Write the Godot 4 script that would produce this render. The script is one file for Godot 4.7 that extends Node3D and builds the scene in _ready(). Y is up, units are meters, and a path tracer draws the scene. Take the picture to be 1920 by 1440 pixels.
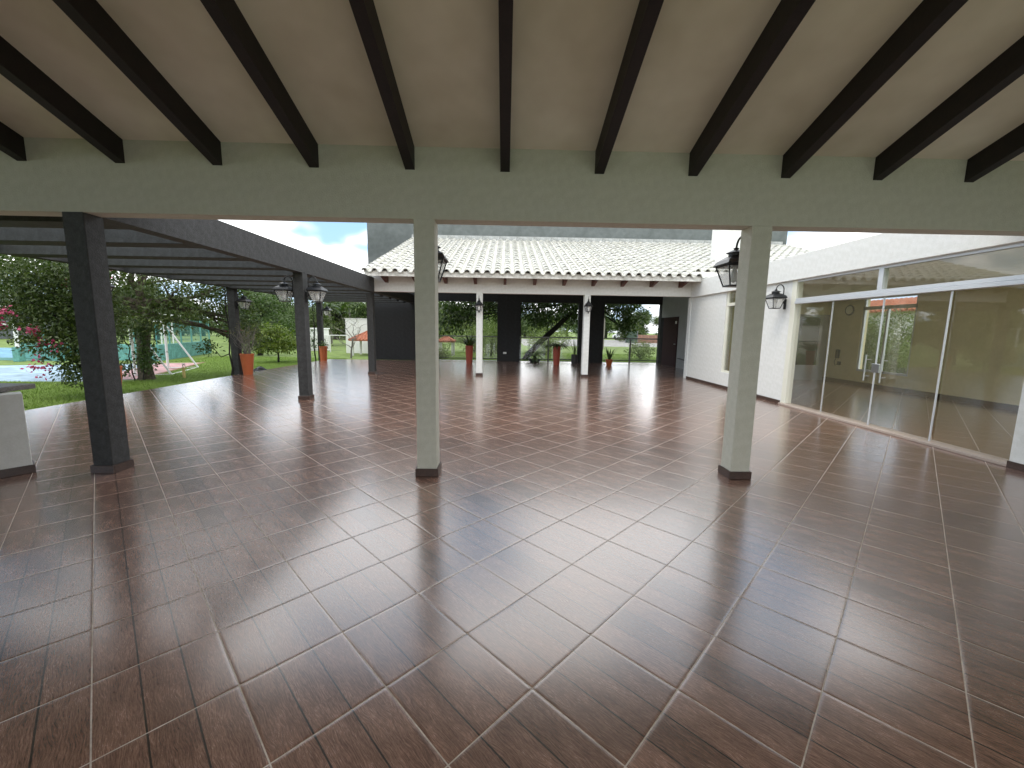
extends Node3D

# ---------------------------------------------------------------- mesh builder
class MB:
	var v := PackedVector3Array()
	var n := PackedVector3Array()
	var uv := PackedVector2Array()
	var c := PackedColorArray()
	var col := Color(1, 1, 1)
	var xf := Transform3D.IDENTITY

	func vert(p: Vector3, nn: Vector3, t := Vector2.ZERO) -> void:
		v.append(xf * p)
		n.append((xf.basis * nn).normalized())
		uv.append(t)
		c.append(col)

	func tri(a: Vector3, b: Vector3, d: Vector3, nn: Vector3) -> void:
		if (b - a).cross(d - a).dot(nn) > 0.0:
			var t := b
			b = d
			d = t
		vert(a, nn)
		vert(b, nn)
		vert(d, nn)

	func quad(a: Vector3, b: Vector3, d: Vector3, e: Vector3, nn := Vector3.ZERO) -> void:
		if nn == Vector3.ZERO:
			nn = -(b - a).cross(d - a).normalized()
		tri(a, b, d, nn)
		tri(a, d, e, nn)

	# smooth quad: corners with their own normals, already in clockwise order or not
	func quadn(p: Array, nn: Array, t := []) -> void:
		var flip: bool = (p[1] - p[0]).cross(p[2] - p[0]).dot(nn[0] + nn[2]) > 0.0
		var order := [0, 2, 1, 0, 3, 2] if flip else [0, 1, 2, 0, 2, 3]
		for i in order:
			vert(p[i], nn[i], t[i] if t.size() else Vector2.ZERO)

	func box(mn: Vector3, mx: Vector3, b := 0.0) -> void:
		var o := (mn + mx) * 0.5
		var h := (mx - mn) * 0.5
		for ax in 3:
			var u := (ax + 1) % 3
			var w := (ax + 2) % 3
			for s in [-1.0, 1.0]:
				var pts := []
				for k in [[-1, -1], [1, -1], [1, 1], [-1, 1]]:
					var p := Vector3.ZERO
					p[ax] = s * h[ax]
					p[u] = k[0] * (h[u] - b)
					p[w] = k[1] * (h[w] - b)
					pts.append(o + p)
				var nn := Vector3.ZERO
				nn[ax] = s
				quad(pts[0], pts[1], pts[2], pts[3], nn)
		if b <= 0.0:
			return
		for a3 in 3:
			var a1 := (a3 + 1) % 3
			var a2 := (a3 + 2) % 3
			for s1 in [-1.0, 1.0]:
				for s2 in [-1.0, 1.0]:
					var q := []
					for k in [[0, -1.0], [0, 1.0], [1, 1.0], [1, -1.0]]:
						var p := Vector3.ZERO
						p[a1] = s1 * (h[a1] - (b if k[0] == 1 else 0.0))
						p[a2] = s2 * (h[a2] - (b if k[0] == 0 else 0.0))
						p[a3] = k[1] * (h[a3] - b)
						q.append(o + p)
					var nn := Vector3.ZERO
					nn[a1] = s1
					nn[a2] = s2
					quad(q[0], q[1], q[2], q[3], nn.normalized())
		for sx in [-1.0, 1.0]:
			for sy in [-1.0, 1.0]:
				for sz in [-1.0, 1.0]:
					var s := Vector3(sx, sy, sz)
					tri(o + s * Vector3(h.x, h.y - b, h.z - b), o + s * Vector3(h.x - b, h.y, h.z - b), o + s * Vector3(h.x - b, h.y - b, h.z), s.normalized())

	# eight corners: bottom a b c d, top e f g h
	func hexa(p: Array) -> void:
		var o := Vector3.ZERO
		for q in p:
			o += q / 8.0
		for f in [[0, 1, 2, 3], [4, 5, 6, 7], [0, 1, 5, 4], [1, 2, 6, 5], [2, 3, 7, 6], [3, 0, 4, 7]]:
			var nn: Vector3 = (p[f[1]] - p[f[0]]).cross(p[f[2]] - p[f[0]]).normalized()
			if nn.dot((p[f[0]] + p[f[2]]) * 0.5 - o) < 0.0:
				nn = -nn
			quad(p[f[0]], p[f[1]], p[f[2]], p[f[3]], nn)

	# flat polygon pulled along a direction
	func prism(poly: PackedVector2Array, to3: Callable, depth: Vector3) -> void:
		var idx := Geometry2D.triangulate_polygon(poly)
		var dn := depth.normalized()
		for i in range(0, idx.size(), 3):
			var a: Vector3 = to3.call(poly[idx[i]])
			var b: Vector3 = to3.call(poly[idx[i + 1]])
			var d: Vector3 = to3.call(poly[idx[i + 2]])
			tri(a, b, d, -dn)
			tri(a + depth, b + depth, d + depth, dn)
		var mid := Vector3.ZERO
		for q in poly:
			mid += to3.call(q) / poly.size()
		for i in poly.size():
			var a: Vector3 = to3.call(poly[i])
			var b: Vector3 = to3.call(poly[(i + 1) % poly.size()])
			var nn := (b - a).cross(depth).normalized()
			if nn.dot((a + b) * 0.5 - mid) < 0.0:
				nn = -nn
			quad(a, b, b + depth, a + depth, nn)

	func tube(path: Array, radii: Array, sides := 8, cap := true) -> void:
		var rings := []
		var norms := []
		var up := Vector3(0.31, 0.2, 0.93).normalized()
		for i in path.size():
			var t: Vector3 = (path[mini(i + 1, path.size() - 1)] - path[maxi(i - 1, 0)]).normalized()
			var sx := t.cross(up).normalized()
			if sx.length() < 0.1:
				sx = t.cross(Vector3.RIGHT).normalized()
			var sy := sx.cross(t).normalized()
			up = sy
			up = sx.cross(t)
			var r := []
			var rn := []
			for k in sides:
				var a := TAU * k / sides
				var d := sx * cos(a) + sy * sin(a)
				r.append(path[i] + d * radii[i])
				rn.append(d)
			rings.append(r)
			norms.append(rn)
			up = sy
		for i in path.size() - 1:
			for k in sides:
				var j := (k + 1) % sides
				quadn([rings[i][k], rings[i][j], rings[i + 1][j], rings[i + 1][k]], [norms[i][k], norms[i][j], norms[i + 1][j], norms[i + 1][k]])
		if cap:
			for e in [0, path.size() - 1]:
				var o: Vector3 = path[e]
				var nb: Vector3 = path[1] if e == 0 else path[path.size() - 2]
				var nn := (o - nb).normalized()
				for k in sides:
					tri(o, rings[e][k], rings[e][(k + 1) % sides], nn)

	# profile of Vector2(radius, y)
	func lathe(prof: Array, sides := 16, smooth := true) -> void:
		for i in prof.size() - 1:
			var p: Vector2 = prof[i]
			var q: Vector2 = prof[i + 1]
			var d := q - p
			var m := Vector2(d.y, -d.x).normalized()
			for k in sides:
				var a := TAU * k / sides
				var b := TAU * (k + 1) / sides
				var da := Vector3(cos(a), 0, sin(a))
				var db := Vector3(cos(b), 0, sin(b))
				var na := da * m.x + Vector3.UP * m.y
				var nb := db * m.x + Vector3.UP * m.y
				if not smooth:
					na = (na + nb).normalized()
					nb = na
				quadn([da * p.x + Vector3.UP * p.y, db * p.x + Vector3.UP * p.y, db * q.x + Vector3.UP * q.y, da * q.x + Vector3.UP * q.y], [na, nb, nb, na])

	func done() -> ArrayMesh:
		var m := ArrayMesh.new()
		var a := []
		a.resize(Mesh.ARRAY_MAX)
		a[Mesh.ARRAY_VERTEX] = v
		a[Mesh.ARRAY_NORMAL] = n
		a[Mesh.ARRAY_TEX_UV] = uv
		a[Mesh.ARRAY_COLOR] = c
		m.add_surface_from_arrays(Mesh.PRIMITIVE_TRIANGLES, a)
		return m

var M := {}
var used := {}
var rng := RandomNumberGenerator.new()

func numbered(called: String) -> String:
	var k: int = used.get(called, 0)
	used[called] = k + 1
	return called if k == 0 else "%s_%03d" % [called, k]

func thing(called: String, label: String, category: String, at := Vector3.ZERO, turn := 0.0, group := "") -> Node3D:
	var o := Node3D.new()
	o.name = numbered(called)
	add_child(o)
	o.position = at
	o.rotation.y = turn
	o.set_meta("label", label)
	o.set_meta("category", category)
	if group != "":
		o.set_meta("group", group)
	return o

func put(parent: Node, called: String, mesh: Mesh, m: Material) -> MeshInstance3D:
	var o := MeshInstance3D.new()
	o.name = numbered(called) if parent == self else called
	o.mesh = mesh
	o.material_override = m
	parent.add_child(o, true)
	return o

func structure(called: String, mesh: Mesh, m: Material) -> MeshInstance3D:
	var o := put(self, called, mesh, m)
	o.set_meta("kind", "structure")
	return o

func bxs(list: Array, b := 0.0) -> ArrayMesh:
	var mb := MB.new()
	for q in list:
		mb.box(q[0], q[1], b)
	return mb.done()

func bx(x0: float, y0: float, z0: float, x1: float, y1: float, z1: float, b := 0.0) -> ArrayMesh:
	var mb := MB.new()
	mb.box(Vector3(minf(x0, x1), minf(y0, y1), minf(z0, z1)), Vector3(maxf(x0, x1), maxf(y0, y1), maxf(z0, z1)), b)
	return mb.done()

# ---------------------------------------------------------------- textures and materials
func noise(sd: int, freq: float, oct := 4, kind := FastNoiseLite.TYPE_SIMPLEX_SMOOTH) -> FastNoiseLite:
	var f := FastNoiseLite.new()
	f.seed = sd
	f.frequency = freq
	f.noise_type = kind
	f.fractal_octaves = oct
	return f

func grey(f: FastNoiseLite, size: int) -> PackedByteArray:
	var im := f.get_seamless_image(size, size)
	im.convert(Image.FORMAT_L8)
	return im.get_data()

# two layers of noise mapped between two sRGB colours
func tint_tex(sd: int, fine: float, coarse: float, lo: Color, hi: Color, size := 512, share := 0.5) -> ImageTexture:
	var a := grey(noise(sd, fine, 3), size)
	var b := grey(noise(sd + 7, coarse, 4), size)
	var out := PackedByteArray()
	out.resize(size * size * 3)
	for i in size * size:
		var t := (a[i] * share + b[i] * (1.0 - share)) / 255.0
		t = clampf((t - 0.5) * 1.6 + 0.5, 0.0, 1.0)
		out[i * 3] = int(255.0 * lerpf(lo.r, hi.r, t))
		out[i * 3 + 1] = int(255.0 * lerpf(lo.g, hi.g, t))
		out[i * 3 + 2] = int(255.0 * lerpf(lo.b, hi.b, t))
	return ImageTexture.create_from_image(Image.create_from_data(size, size, false, Image.FORMAT_RGB8, out))

func grey_tex(sd: int, freq: float, oct := 3, size := 512, lo := 0.0, hi := 1.0, kind := FastNoiseLite.TYPE_SIMPLEX_SMOOTH) -> ImageTexture:
	var d := grey(noise(sd, freq, oct, kind), size)
	for i in d.size():
		d[i] = int(clampf(lo * 255.0 + d[i] * (hi - lo), 0, 255))
	return ImageTexture.create_from_image(Image.create_from_data(size, size, false, Image.FORMAT_L8, d))

func mat(called: String, lin: Color, rough := 0.8, tex: Texture2D = null, metres := 1.0, bump: Texture2D = null, relief := 0.0, world := true) -> StandardMaterial3D:
	var m := StandardMaterial3D.new()
	m.resource_name = called
	m.albedo_color = lin.linear_to_srgb()
	m.roughness = rough
	if tex or bump:
		m.uv1_triplanar = true
		m.uv1_world_triplanar = world
		m.uv1_scale = Vector3.ONE / metres
		m.uv1_triplanar_sharpness = 6.0
	if tex:
		m.albedo_texture = tex
	if bump:
		m.heightmap_enabled = true
		m.heightmap_texture = bump
		m.heightmap_scale = relief
	M[called] = m
	return m

func pane(called: String, lin: Color, alpha: float) -> StandardMaterial3D:
	var m := StandardMaterial3D.new()
	m.resource_name = called
	m.transparency = BaseMaterial3D.TRANSPARENCY_ALPHA
	var c := lin.linear_to_srgb()
	c.a = alpha
	m.albedo_color = c
	m.roughness = 0.02
	M[called] = m
	return m

func leafy(called: String, tone := Color(1, 1, 1)) -> void:
	var m := mat(called, tone, 0.5)
	m.vertex_color_use_as_albedo = true
	m.backlight_enabled = true
	m.backlight = Color(0.6, 0.72, 0.3)
	m.cull_mode = BaseMaterial3D.CULL_DISABLED

func make_materials() -> void:
	var stucco := grey_tex(11, 0.035, 4, 512)
	var mottled := tint_tex(21, 0.03, 0.006, Color(0.95, 0.95, 0.94), Color(1, 1, 1), 512, 0.4)
	var worn := tint_tex(31, 0.02, 0.005, Color(0.74, 0.74, 0.72), Color(1, 1, 1), 512, 0.45)
	mat("cream_plaster", Color(0.57, 0.56, 0.48), 0.85, mottled, 0.31, stucco, 0.2)
	mat("ceiling_plaster", Color(0.86, 0.79, 0.70), 0.9, tint_tex(25, 0.02, 0.004, Color(0.90, 0.89, 0.87), Color(1, 1, 1), 512, 0.3), 3.7, stucco, 0.1)
	mat("white_plaster", Color(0.76, 0.76, 0.73), 0.85, mottled, 0.37, stucco, 0.12)
	mat("charcoal_plaster", Color(0.052, 0.052, 0.052), 0.75, worn, 0.33, stucco, 0.26)
	mat("joist_paint", Color(0.042, 0.045, 0.047), 0.75, worn, 0.45, stucco, 0.18)
	mat("black_plaster", Color(0.022, 0.023, 0.025), 0.7, worn, 0.45, stucco, 0.15)
	mat("grey_green_render", Color(0.14, 0.155, 0.15), 0.85, tint_tex(41, 0.02, 0.004, Color(0.82, 0.83, 0.82), Color(1, 1, 1), 512, 0.4), 3.1, stucco, 0.2)
	mat("grey_wall", Color(0.36, 0.37, 0.37), 0.85, mottled, 1.7)
	mat("room_paint", Color(0.72, 0.64, 0.40), 0.8, mottled, 1.9)
	mat("room_ceiling", Color(0.74, 0.70, 0.58), 0.9, mottled, 1.9)
	# stained rafters
	var grain := FastNoiseLite.new()
	grain.seed = 5
	grain.frequency = 0.02
	grain.fractal_octaves = 4
	mat("dark_timber", Color(0.014, 0.0075, 0.0065), 0.6, tint_tex(51, 0.05, 0.01, Color(0.6, 0.55, 0.55), Color(1, 1, 1), 512, 0.5), 0.7, stucco, 0.05, false)
	mat("brown_timber", Color(0.16, 0.06, 0.04), 0.6, tint_tex(52, 0.05, 0.01, Color(0.6, 0.55, 0.55), Color(1, 1, 1), 256, 0.5), 0.7, null, 0.0, false)
	# floor
	make_wood_tile()
	mat("grout", Color(0.66, 0.58, 0.51), 0.9, tint_tex(61, 0.06, 0.008, Color(0.78, 0.76, 0.73), Color(1, 1, 1), 512, 0.4), 0.8)
	mat("skirting_tile", Color(0.085, 0.050, 0.038), 0.35, tint_tex(62, 0.05, 0.01, Color(0.7, 0.68, 0.66), Color(1, 1, 1), 256, 0.5), 0.4)
	mat("sill_stone", Color(0.42, 0.34, 0.29), 0.5, mottled, 0.6)
	# roof
	mat("painted_tile", Color(0.70, 0.70, 0.67), 0.75, tint_tex(71, 0.02, 0.006, Color(0.80, 0.79, 0.76), Color(1, 1, 1), 512, 0.45), 1.1, stucco, 0.1)
	M.painted_tile.vertex_color_use_as_albedo = true
	mat("bare_clay", Color(0.40, 0.27, 0.20), 0.85, worn, 0.5)
	mat("white_board", Color(0.76, 0.74, 0.68), 0.6, worn, 1.4)
	mat("flashing", Color(0.45, 0.46, 0.45), 0.6, worn, 0.8)
	# metal and glass
	mat("aluminium", Color(0.62, 0.64, 0.66), 0.38)
	M.aluminium.metallic = 0.35
	mat("pale_frame", Color(0.72, 0.71, 0.60), 0.5)
	mat("black_metal", Color(0.012, 0.012, 0.013), 0.42)
	mat("steel", Color(0.45, 0.45, 0.45), 0.3)
	M.steel.metallic = 1.0
	mat("rail_grey", Color(0.16, 0.16, 0.15), 0.5)
	pane("clear_glass", Color(0.55, 0.60, 0.50), 0.06)
	pane("wing_glass", Color(0.46, 0.42, 0.26), 0.06)
	pane("tinted_glass", Color(0.22, 0.21, 0.12), 0.22)
	pane("lantern_glass", Color(0.8, 0.8, 0.76), 0.30)
	mat("white_bulb", Color(0.8, 0.8, 0.78), 0.3)
	mat("granite", Color(0.36, 0.34, 0.32), 0.35, tint_tex(81, 0.25, 0.05, Color(0.35, 0.34, 0.33), Color(1, 1, 1), 256, 0.7), 0.35)
	mat("black_niche", Color(0.02, 0.018, 0.016), 0.7)
	# pots, garden
	mat("orange_pot", Color(0.47, 0.115, 0.035), 0.5, mottled, 0.5)
	mat("red_pot", Color(0.36, 0.065, 0.035), 0.5, mottled, 0.5)
	mat("dark_pot", Color(0.03, 0.03, 0.032), 0.5)
	mat("soil", Color(0.03, 0.02, 0.014), 0.95)
	mat("bark", Color(0.19, 0.155, 0.115), 0.9, tint_tex(91, 0.06, 0.01, Color(0.45, 0.45, 0.42), Color(1, 1, 1), 512, 0.5), 0.6, grey_tex(92, 0.03, 4, 256), 2.0)
	mat("dark_bark", Color(0.035, 0.03, 0.025), 0.9, tint_tex(93, 0.06, 0.01, Color(0.5, 0.5, 0.47), Color(1, 1, 1), 256, 0.5), 0.6)
	mat("grey_bark", Color(0.20, 0.18, 0.16), 0.9)
	leafy("leaf")
	leafy("petal")
	M.petal.backlight = Color(0.6, 0.3, 0.35)
	mat("lawn", Color(0.20, 0.28, 0.06), 0.95, tint_tex(95, 0.09, 0.012, Color(0.62, 0.66, 0.55), Color(1, 1, 0.95), 512, 0.5), 3.7)
	mat("grass_blade", Color(0.21, 0.31, 0.065), 0.7)
	M.grass_blade.vertex_color_use_as_albedo = true
	M.grass_blade.backlight_enabled = true
	M.grass_blade.backlight = Color(0.5, 0.6, 0.2)
	mat("court_blue", Color(0.36, 0.50, 0.62), 0.75, worn, 2.7)
	mat("court_pink", Color(0.52, 0.29, 0.29), 0.75, worn, 2.7)
	mat("court_line", Color(0.75, 0.75, 0.73), 0.7)
	mat("court_deep_blue", Color(0.16, 0.36, 0.50), 0.75, worn, 2.7)
	mat("court_green", Color(0.05, 0.20, 0.16), 0.75, worn, 2.7)
	mat("teal_paint", Color(0.16, 0.42, 0.38), 0.7, tint_tex(96, 0.05, 0.01, Color(0.7, 0.72, 0.72), Color(1, 1, 1), 256, 0.5), 1.6)
	mat("gate_green", Color(0.03, 0.055, 0.035), 0.6)
	mat("white_paint", Color(0.78, 0.78, 0.76), 0.5)
	mat("yellow_paint", Color(0.55, 0.42, 0.16), 0.6)
	mat("terracotta", Color(0.46, 0.15, 0.075), 0.8, worn, 0.9)
	mat("house_grey", Color(0.13, 0.14, 0.15), 0.8, mottled, 2.0)
	mat("brick_red", Color(0.33, 0.17, 0.12), 0.9, worn, 1.0)
	mat("asphalt_pale", Color(0.38, 0.37, 0.35), 0.9, worn, 3.0)
	mat("door_red", Color(0.03, 0.008, 0.008), 0.85)
	mat("car_paint", Color(0.72, 0.73, 0.75), 0.25)
	mat("dark_glass", Color(0.02, 0.025, 0.03), 0.08)
	mat("rubber", Color(0.02, 0.02, 0.02), 0.9)

func make_wood_tile() -> void:
	var s := 768
	var f1 := noise(101, 1.0, 4)
	var f2 := noise(102, 1.0, 3)
	var f3 := noise(103, 1.0, 2)
	var out := PackedByteArray()
	out.resize(s * s * 3)
	var rg := PackedByteArray()
	rg.resize(s * s)
	var lo := Color(0.355, 0.25, 0.205)
	var hi := Color(0.625, 0.475, 0.40)
	for y in s:
		for x in s:
			# fibres run along u
			var warp := f3.get_noise_2d(x * 0.006, y * 0.012) * 9.0
			var a := f1.get_noise_2d(x * 0.008, (y + warp) * 0.22)
			var b := f2.get_noise_2d(x * 0.030, (y + warp) * 0.55 + 40.0)
			var g := f3.get_noise_2d(x * 0.004 + 9.0, y * 0.010)
			var t := clampf(0.5 + a * 0.62 + b * 0.54 + g * 0.25, 0.0, 1.0)
			var i := (y * s + x)
			out[i * 3] = int(255 * lerpf(lo.r, hi.r, t))
			out[i * 3 + 1] = int(255 * lerpf(lo.g, hi.g, t))
			out[i * 3 + 2] = int(255 * lerpf(lo.b, hi.b, t))
			rg[i] = int(clampf(62.0 + b * 14.0 + g * 6.0 + f2.get_noise_2d(x * 0.4, y * 0.4) * 10.0, 30, 120))
	var m := StandardMaterial3D.new()
	m.resource_name = "wood_look_tile"
	m.albedo_texture = ImageTexture.create_from_image(Image.create_from_data(s, s, false, Image.FORMAT_RGB8, out))
	m.roughness = 1.0
	m.roughness_texture = ImageTexture.create_from_image(Image.create_from_data(s, s, false, Image.FORMAT_L8, rg))
	m.roughness_texture_channel = BaseMaterial3D.TEXTURE_CHANNEL_RED
	m.vertex_color_use_as_albedo = true
	m.metallic_specular = 0.72
	m.clearcoat_enabled = true
	m.clearcoat = 1.0
	m.clearcoat_roughness = 0.2
	M["wood_look_tile"] = m

# ---------------------------------------------------------------- floor
const T := 0.45
const GX := -0.1846
const GZ := -1.2668
const TH := 0.7965        # the tiles lie at 45 degrees to the building
const GROUT := 0.0052

func tile_profile() -> Array:
	# across the three planks: position, height, normal tilt, tone
	var e := (T - GROUT) * 0.5
	var out := [[-e, -0.0003, -0.09, 1.0], [-e + 0.014, 0.0, 0.0, 1.0]]
	for g in [-e / 3.0, e / 3.0]:
		out.append([g - 0.0038, 0.0, 0.0, 1.0])
		out.append([g - 0.0026, -0.00025, 0.0, 0.08])
		out.append([g + 0.0026, -0.00025, 0.0, 0.08])
		out.append([g + 0.0038, 0.0, 0.0, 1.0])
	out.append([e - 0.014, 0.0, 0.0, 1.0])
	out.append([e, -0.0003, 0.09, 1.0])
	return out

func add_tile(mb: MB, r: RandomNumberGenerator, tone: float) -> void:
	var prof := tile_profile()
	var e := (T - GROUT) * 0.5
	var along := [[-e, -0.0003, -0.09], [-e + 0.014, 0.0, 0.0], [e - 0.014, 0.0, 0.0], [e, -0.0003, 0.09]]
	var offs := []
	for k in 3:
		offs.append([Vector2(r.randf(), r.randf()), tone * r.randf_range(0.80, 1.20)])
	for i in prof.size() - 1:
		var a: Array = prof[i]
		var b: Array = prof[i + 1]
		var plank := clampi(int(floor((a[0] * 0.5 + b[0] * 0.5 + e) / (2.0 * e / 3.0))), 0, 2)
		var uo: Vector2 = offs[plank][0]
		var pt: float = offs[plank][1]
		for j in 3:
			var c: Array = along[j]
			var d: Array = along[j + 1]
			var p := []
			var nn := []
			var t := []
			var cl := []
			for q in [[a, c], [a, d], [b, d], [b, c]]:
				var h: float = minf(q[0][1], q[1][1])
				p.append(Vector3(q[1][0], h, q[0][0]))
				nn.append(Vector3(q[1][2], 1.0, q[0][2]).normalized())
				t.append(uo + Vector2(q[1][0], q[0][0]) / 0.9)
				cl.append(pt * q[0][3])
			for k in [0, 1, 2, 0, 2, 3]:
				mb.col = Color(cl[k], cl[k] * 0.985, cl[k] * 0.97)
				mb.vert(p[k], nn[k], t[k])
	mb.col = Color(1, 1, 1)

func make_floor() -> void:
	var slab := MB.new()
	var y := -0.00055
	# base sheets: terrace and house floors, each a thick slab
	slab.box(Vector3(-8.45, -0.5, -19.65), Vector3(-4.45, y, 3.2))
	slab.box(Vector3(-4.45, -0.5, -19.95), Vector3(6.06, y, 3.2))
	slab.box(Vector3(6.06, -0.5, -19.95), Vector3(11.0, y, -4.3))
	var floor_node := structure("terrace_floor", slab.done(), M.grout)
	var region := [PackedVector2Array([Vector2(-8.45, 3.2), Vector2(-8.45, -19.65), Vector2(-4.45, -19.65), Vector2(-4.45, -19.95), Vector2(11.0, -19.95), Vector2(11.0, -4.3), Vector2(6.06, -4.3), Vector2(6.06, 3.2)])]
	var ca := cos(TH)
	var sa := sin(TH)
	var variants := []
	var r := RandomNumberGenerator.new()
	r.seed = 77
	for k in 14:
		var mb := MB.new()
		add_tile(mb, r, r.randf_range(0.86, 1.14))
		variants.append(mb.done())
	var bas := Basis(Vector3(ca, 0, sa), Vector3.UP, Vector3(-sa, 0, ca))
	var whole := []
	var cut := []
	var h := (T - GROUT) * 0.5
	for a in range(-60, 60):
		for b in range(-60, 60):
			var cx := GX + T * ((a + 0.5) * ca + (b + 0.5) * sa)
			var cz := GZ + T * ((a + 0.5) * sa - (b + 0.5) * ca)
			if cx < -9.0 or cx > 11.6 or cz > 3.7 or cz < -20.6:
				continue
			var poly := PackedVector2Array()
			var inside := 0
			for s in [[-1, -1], [1, -1], [1, 1], [-1, 1]]:
				var q := Vector2(cx + h * (s[0] * ca - s[1] * sa), cz + h * (s[0] * sa + s[1] * ca))
				poly.append(q)
				if Geometry2D.is_point_in_polygon(q, region[0]):
					inside += 1
			if inside == 4:
				whole.append([Vector3(cx, 0, cz), r.randi() % 14])
			elif inside > 0:
				cut.append([poly, cx, cz])
	# the largest in view become single tiles
	var order := []
	for w in whole:
		var p: Vector3 = w[0]
		var seen: bool = p.z < -0.75 and absf(p.x) < -p.z * 1.42 + 0.35
		order.append([(p.length() if seen else 99.0), w])
	order.sort_custom(func(q, s): return q[0] < s[0])
	var rest := MB.new()
	var rr := RandomNumberGenerator.new()
	rr.seed = 5
	for i in order.size():
		var w: Array = order[i][1]
		if i < 300:
			var o := put(floor_node, "tile", variants[w[1]], M.wood_look_tile)
			var jig := Basis(Vector3.RIGHT, rr.randf_range(-0.0005, 0.0005)) * Basis(Vector3.BACK, rr.randf_range(-0.0005, 0.0005))
			o.transform = Transform3D(jig * bas, w[0])
		else:
			rest.xf = Transform3D(bas, w[0])
			add_tile(rest, rr, rr.randf_range(0.86, 1.14))
	rest.xf = Transform3D.IDENTITY
	for c in cut:
		for piece in Geometry2D.intersect_polygons(c[0], region[0]):
			var idx := Geometry2D.triangulate_polygon(piece)
			var uo := Vector2(rr.randf(), rr.randf())
			for k in range(0, idx.size(), 3):
				var ps := []
				for e in 3:
					ps.append(piece[idx[k + e]])
				if (ps[1] - ps[0]).cross(ps[2] - ps[0]) < 0.0:
					ps.reverse()
				for e in 3:
					var q: Vector2 = ps[e]
					var d := q - Vector2(c[1], c[2])
					rest.vert(Vector3(q.x, 0.0, q.y), Vector3.UP, uo + Vector2(d.x * ca + d.y * sa, -d.x * sa + d.y * ca) / 0.9)
	var o := put(floor_node, "tile_field", rest.done(), M.wood_look_tile)
	o.set_meta("kind", "stuff")

# skirting ring round a box base
func skirting(parent: Node, x0: float, z0: float, x1: float, z1: float, h := 0.085, t := 0.018) -> void:
	var mb := MB.new()
	mb.box(Vector3(x0 - t, 0.001, z0 - t), Vector3(x1 + t, h, z0), 0.003)
	mb.box(Vector3(x0 - t, 0.001, z1), Vector3(x1 + t, h, z1 + t), 0.003)
	mb.box(Vector3(x0 - t, 0.001, z0), Vector3(x0, h, z1), 0.0)
	mb.box(Vector3(x1, 0.001, z0), Vector3(x1 + t, h, z1), 0.0)
	put(parent, "skirting", mb.done(), M.skirting_tile)

func column(parent: Node, x0: float, z0: float, x1: float, z1: float, top: float, m: Material, label := "", base := 0.0) -> void:
	var o := put(parent, "column", bx(x0, base, z0, x1, top, z1, 0.006), m)
	if label != "":
		o.set_meta("label", label)
	if base == 0.0:
		skirting(o, x0, z0, x1, z1)

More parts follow.
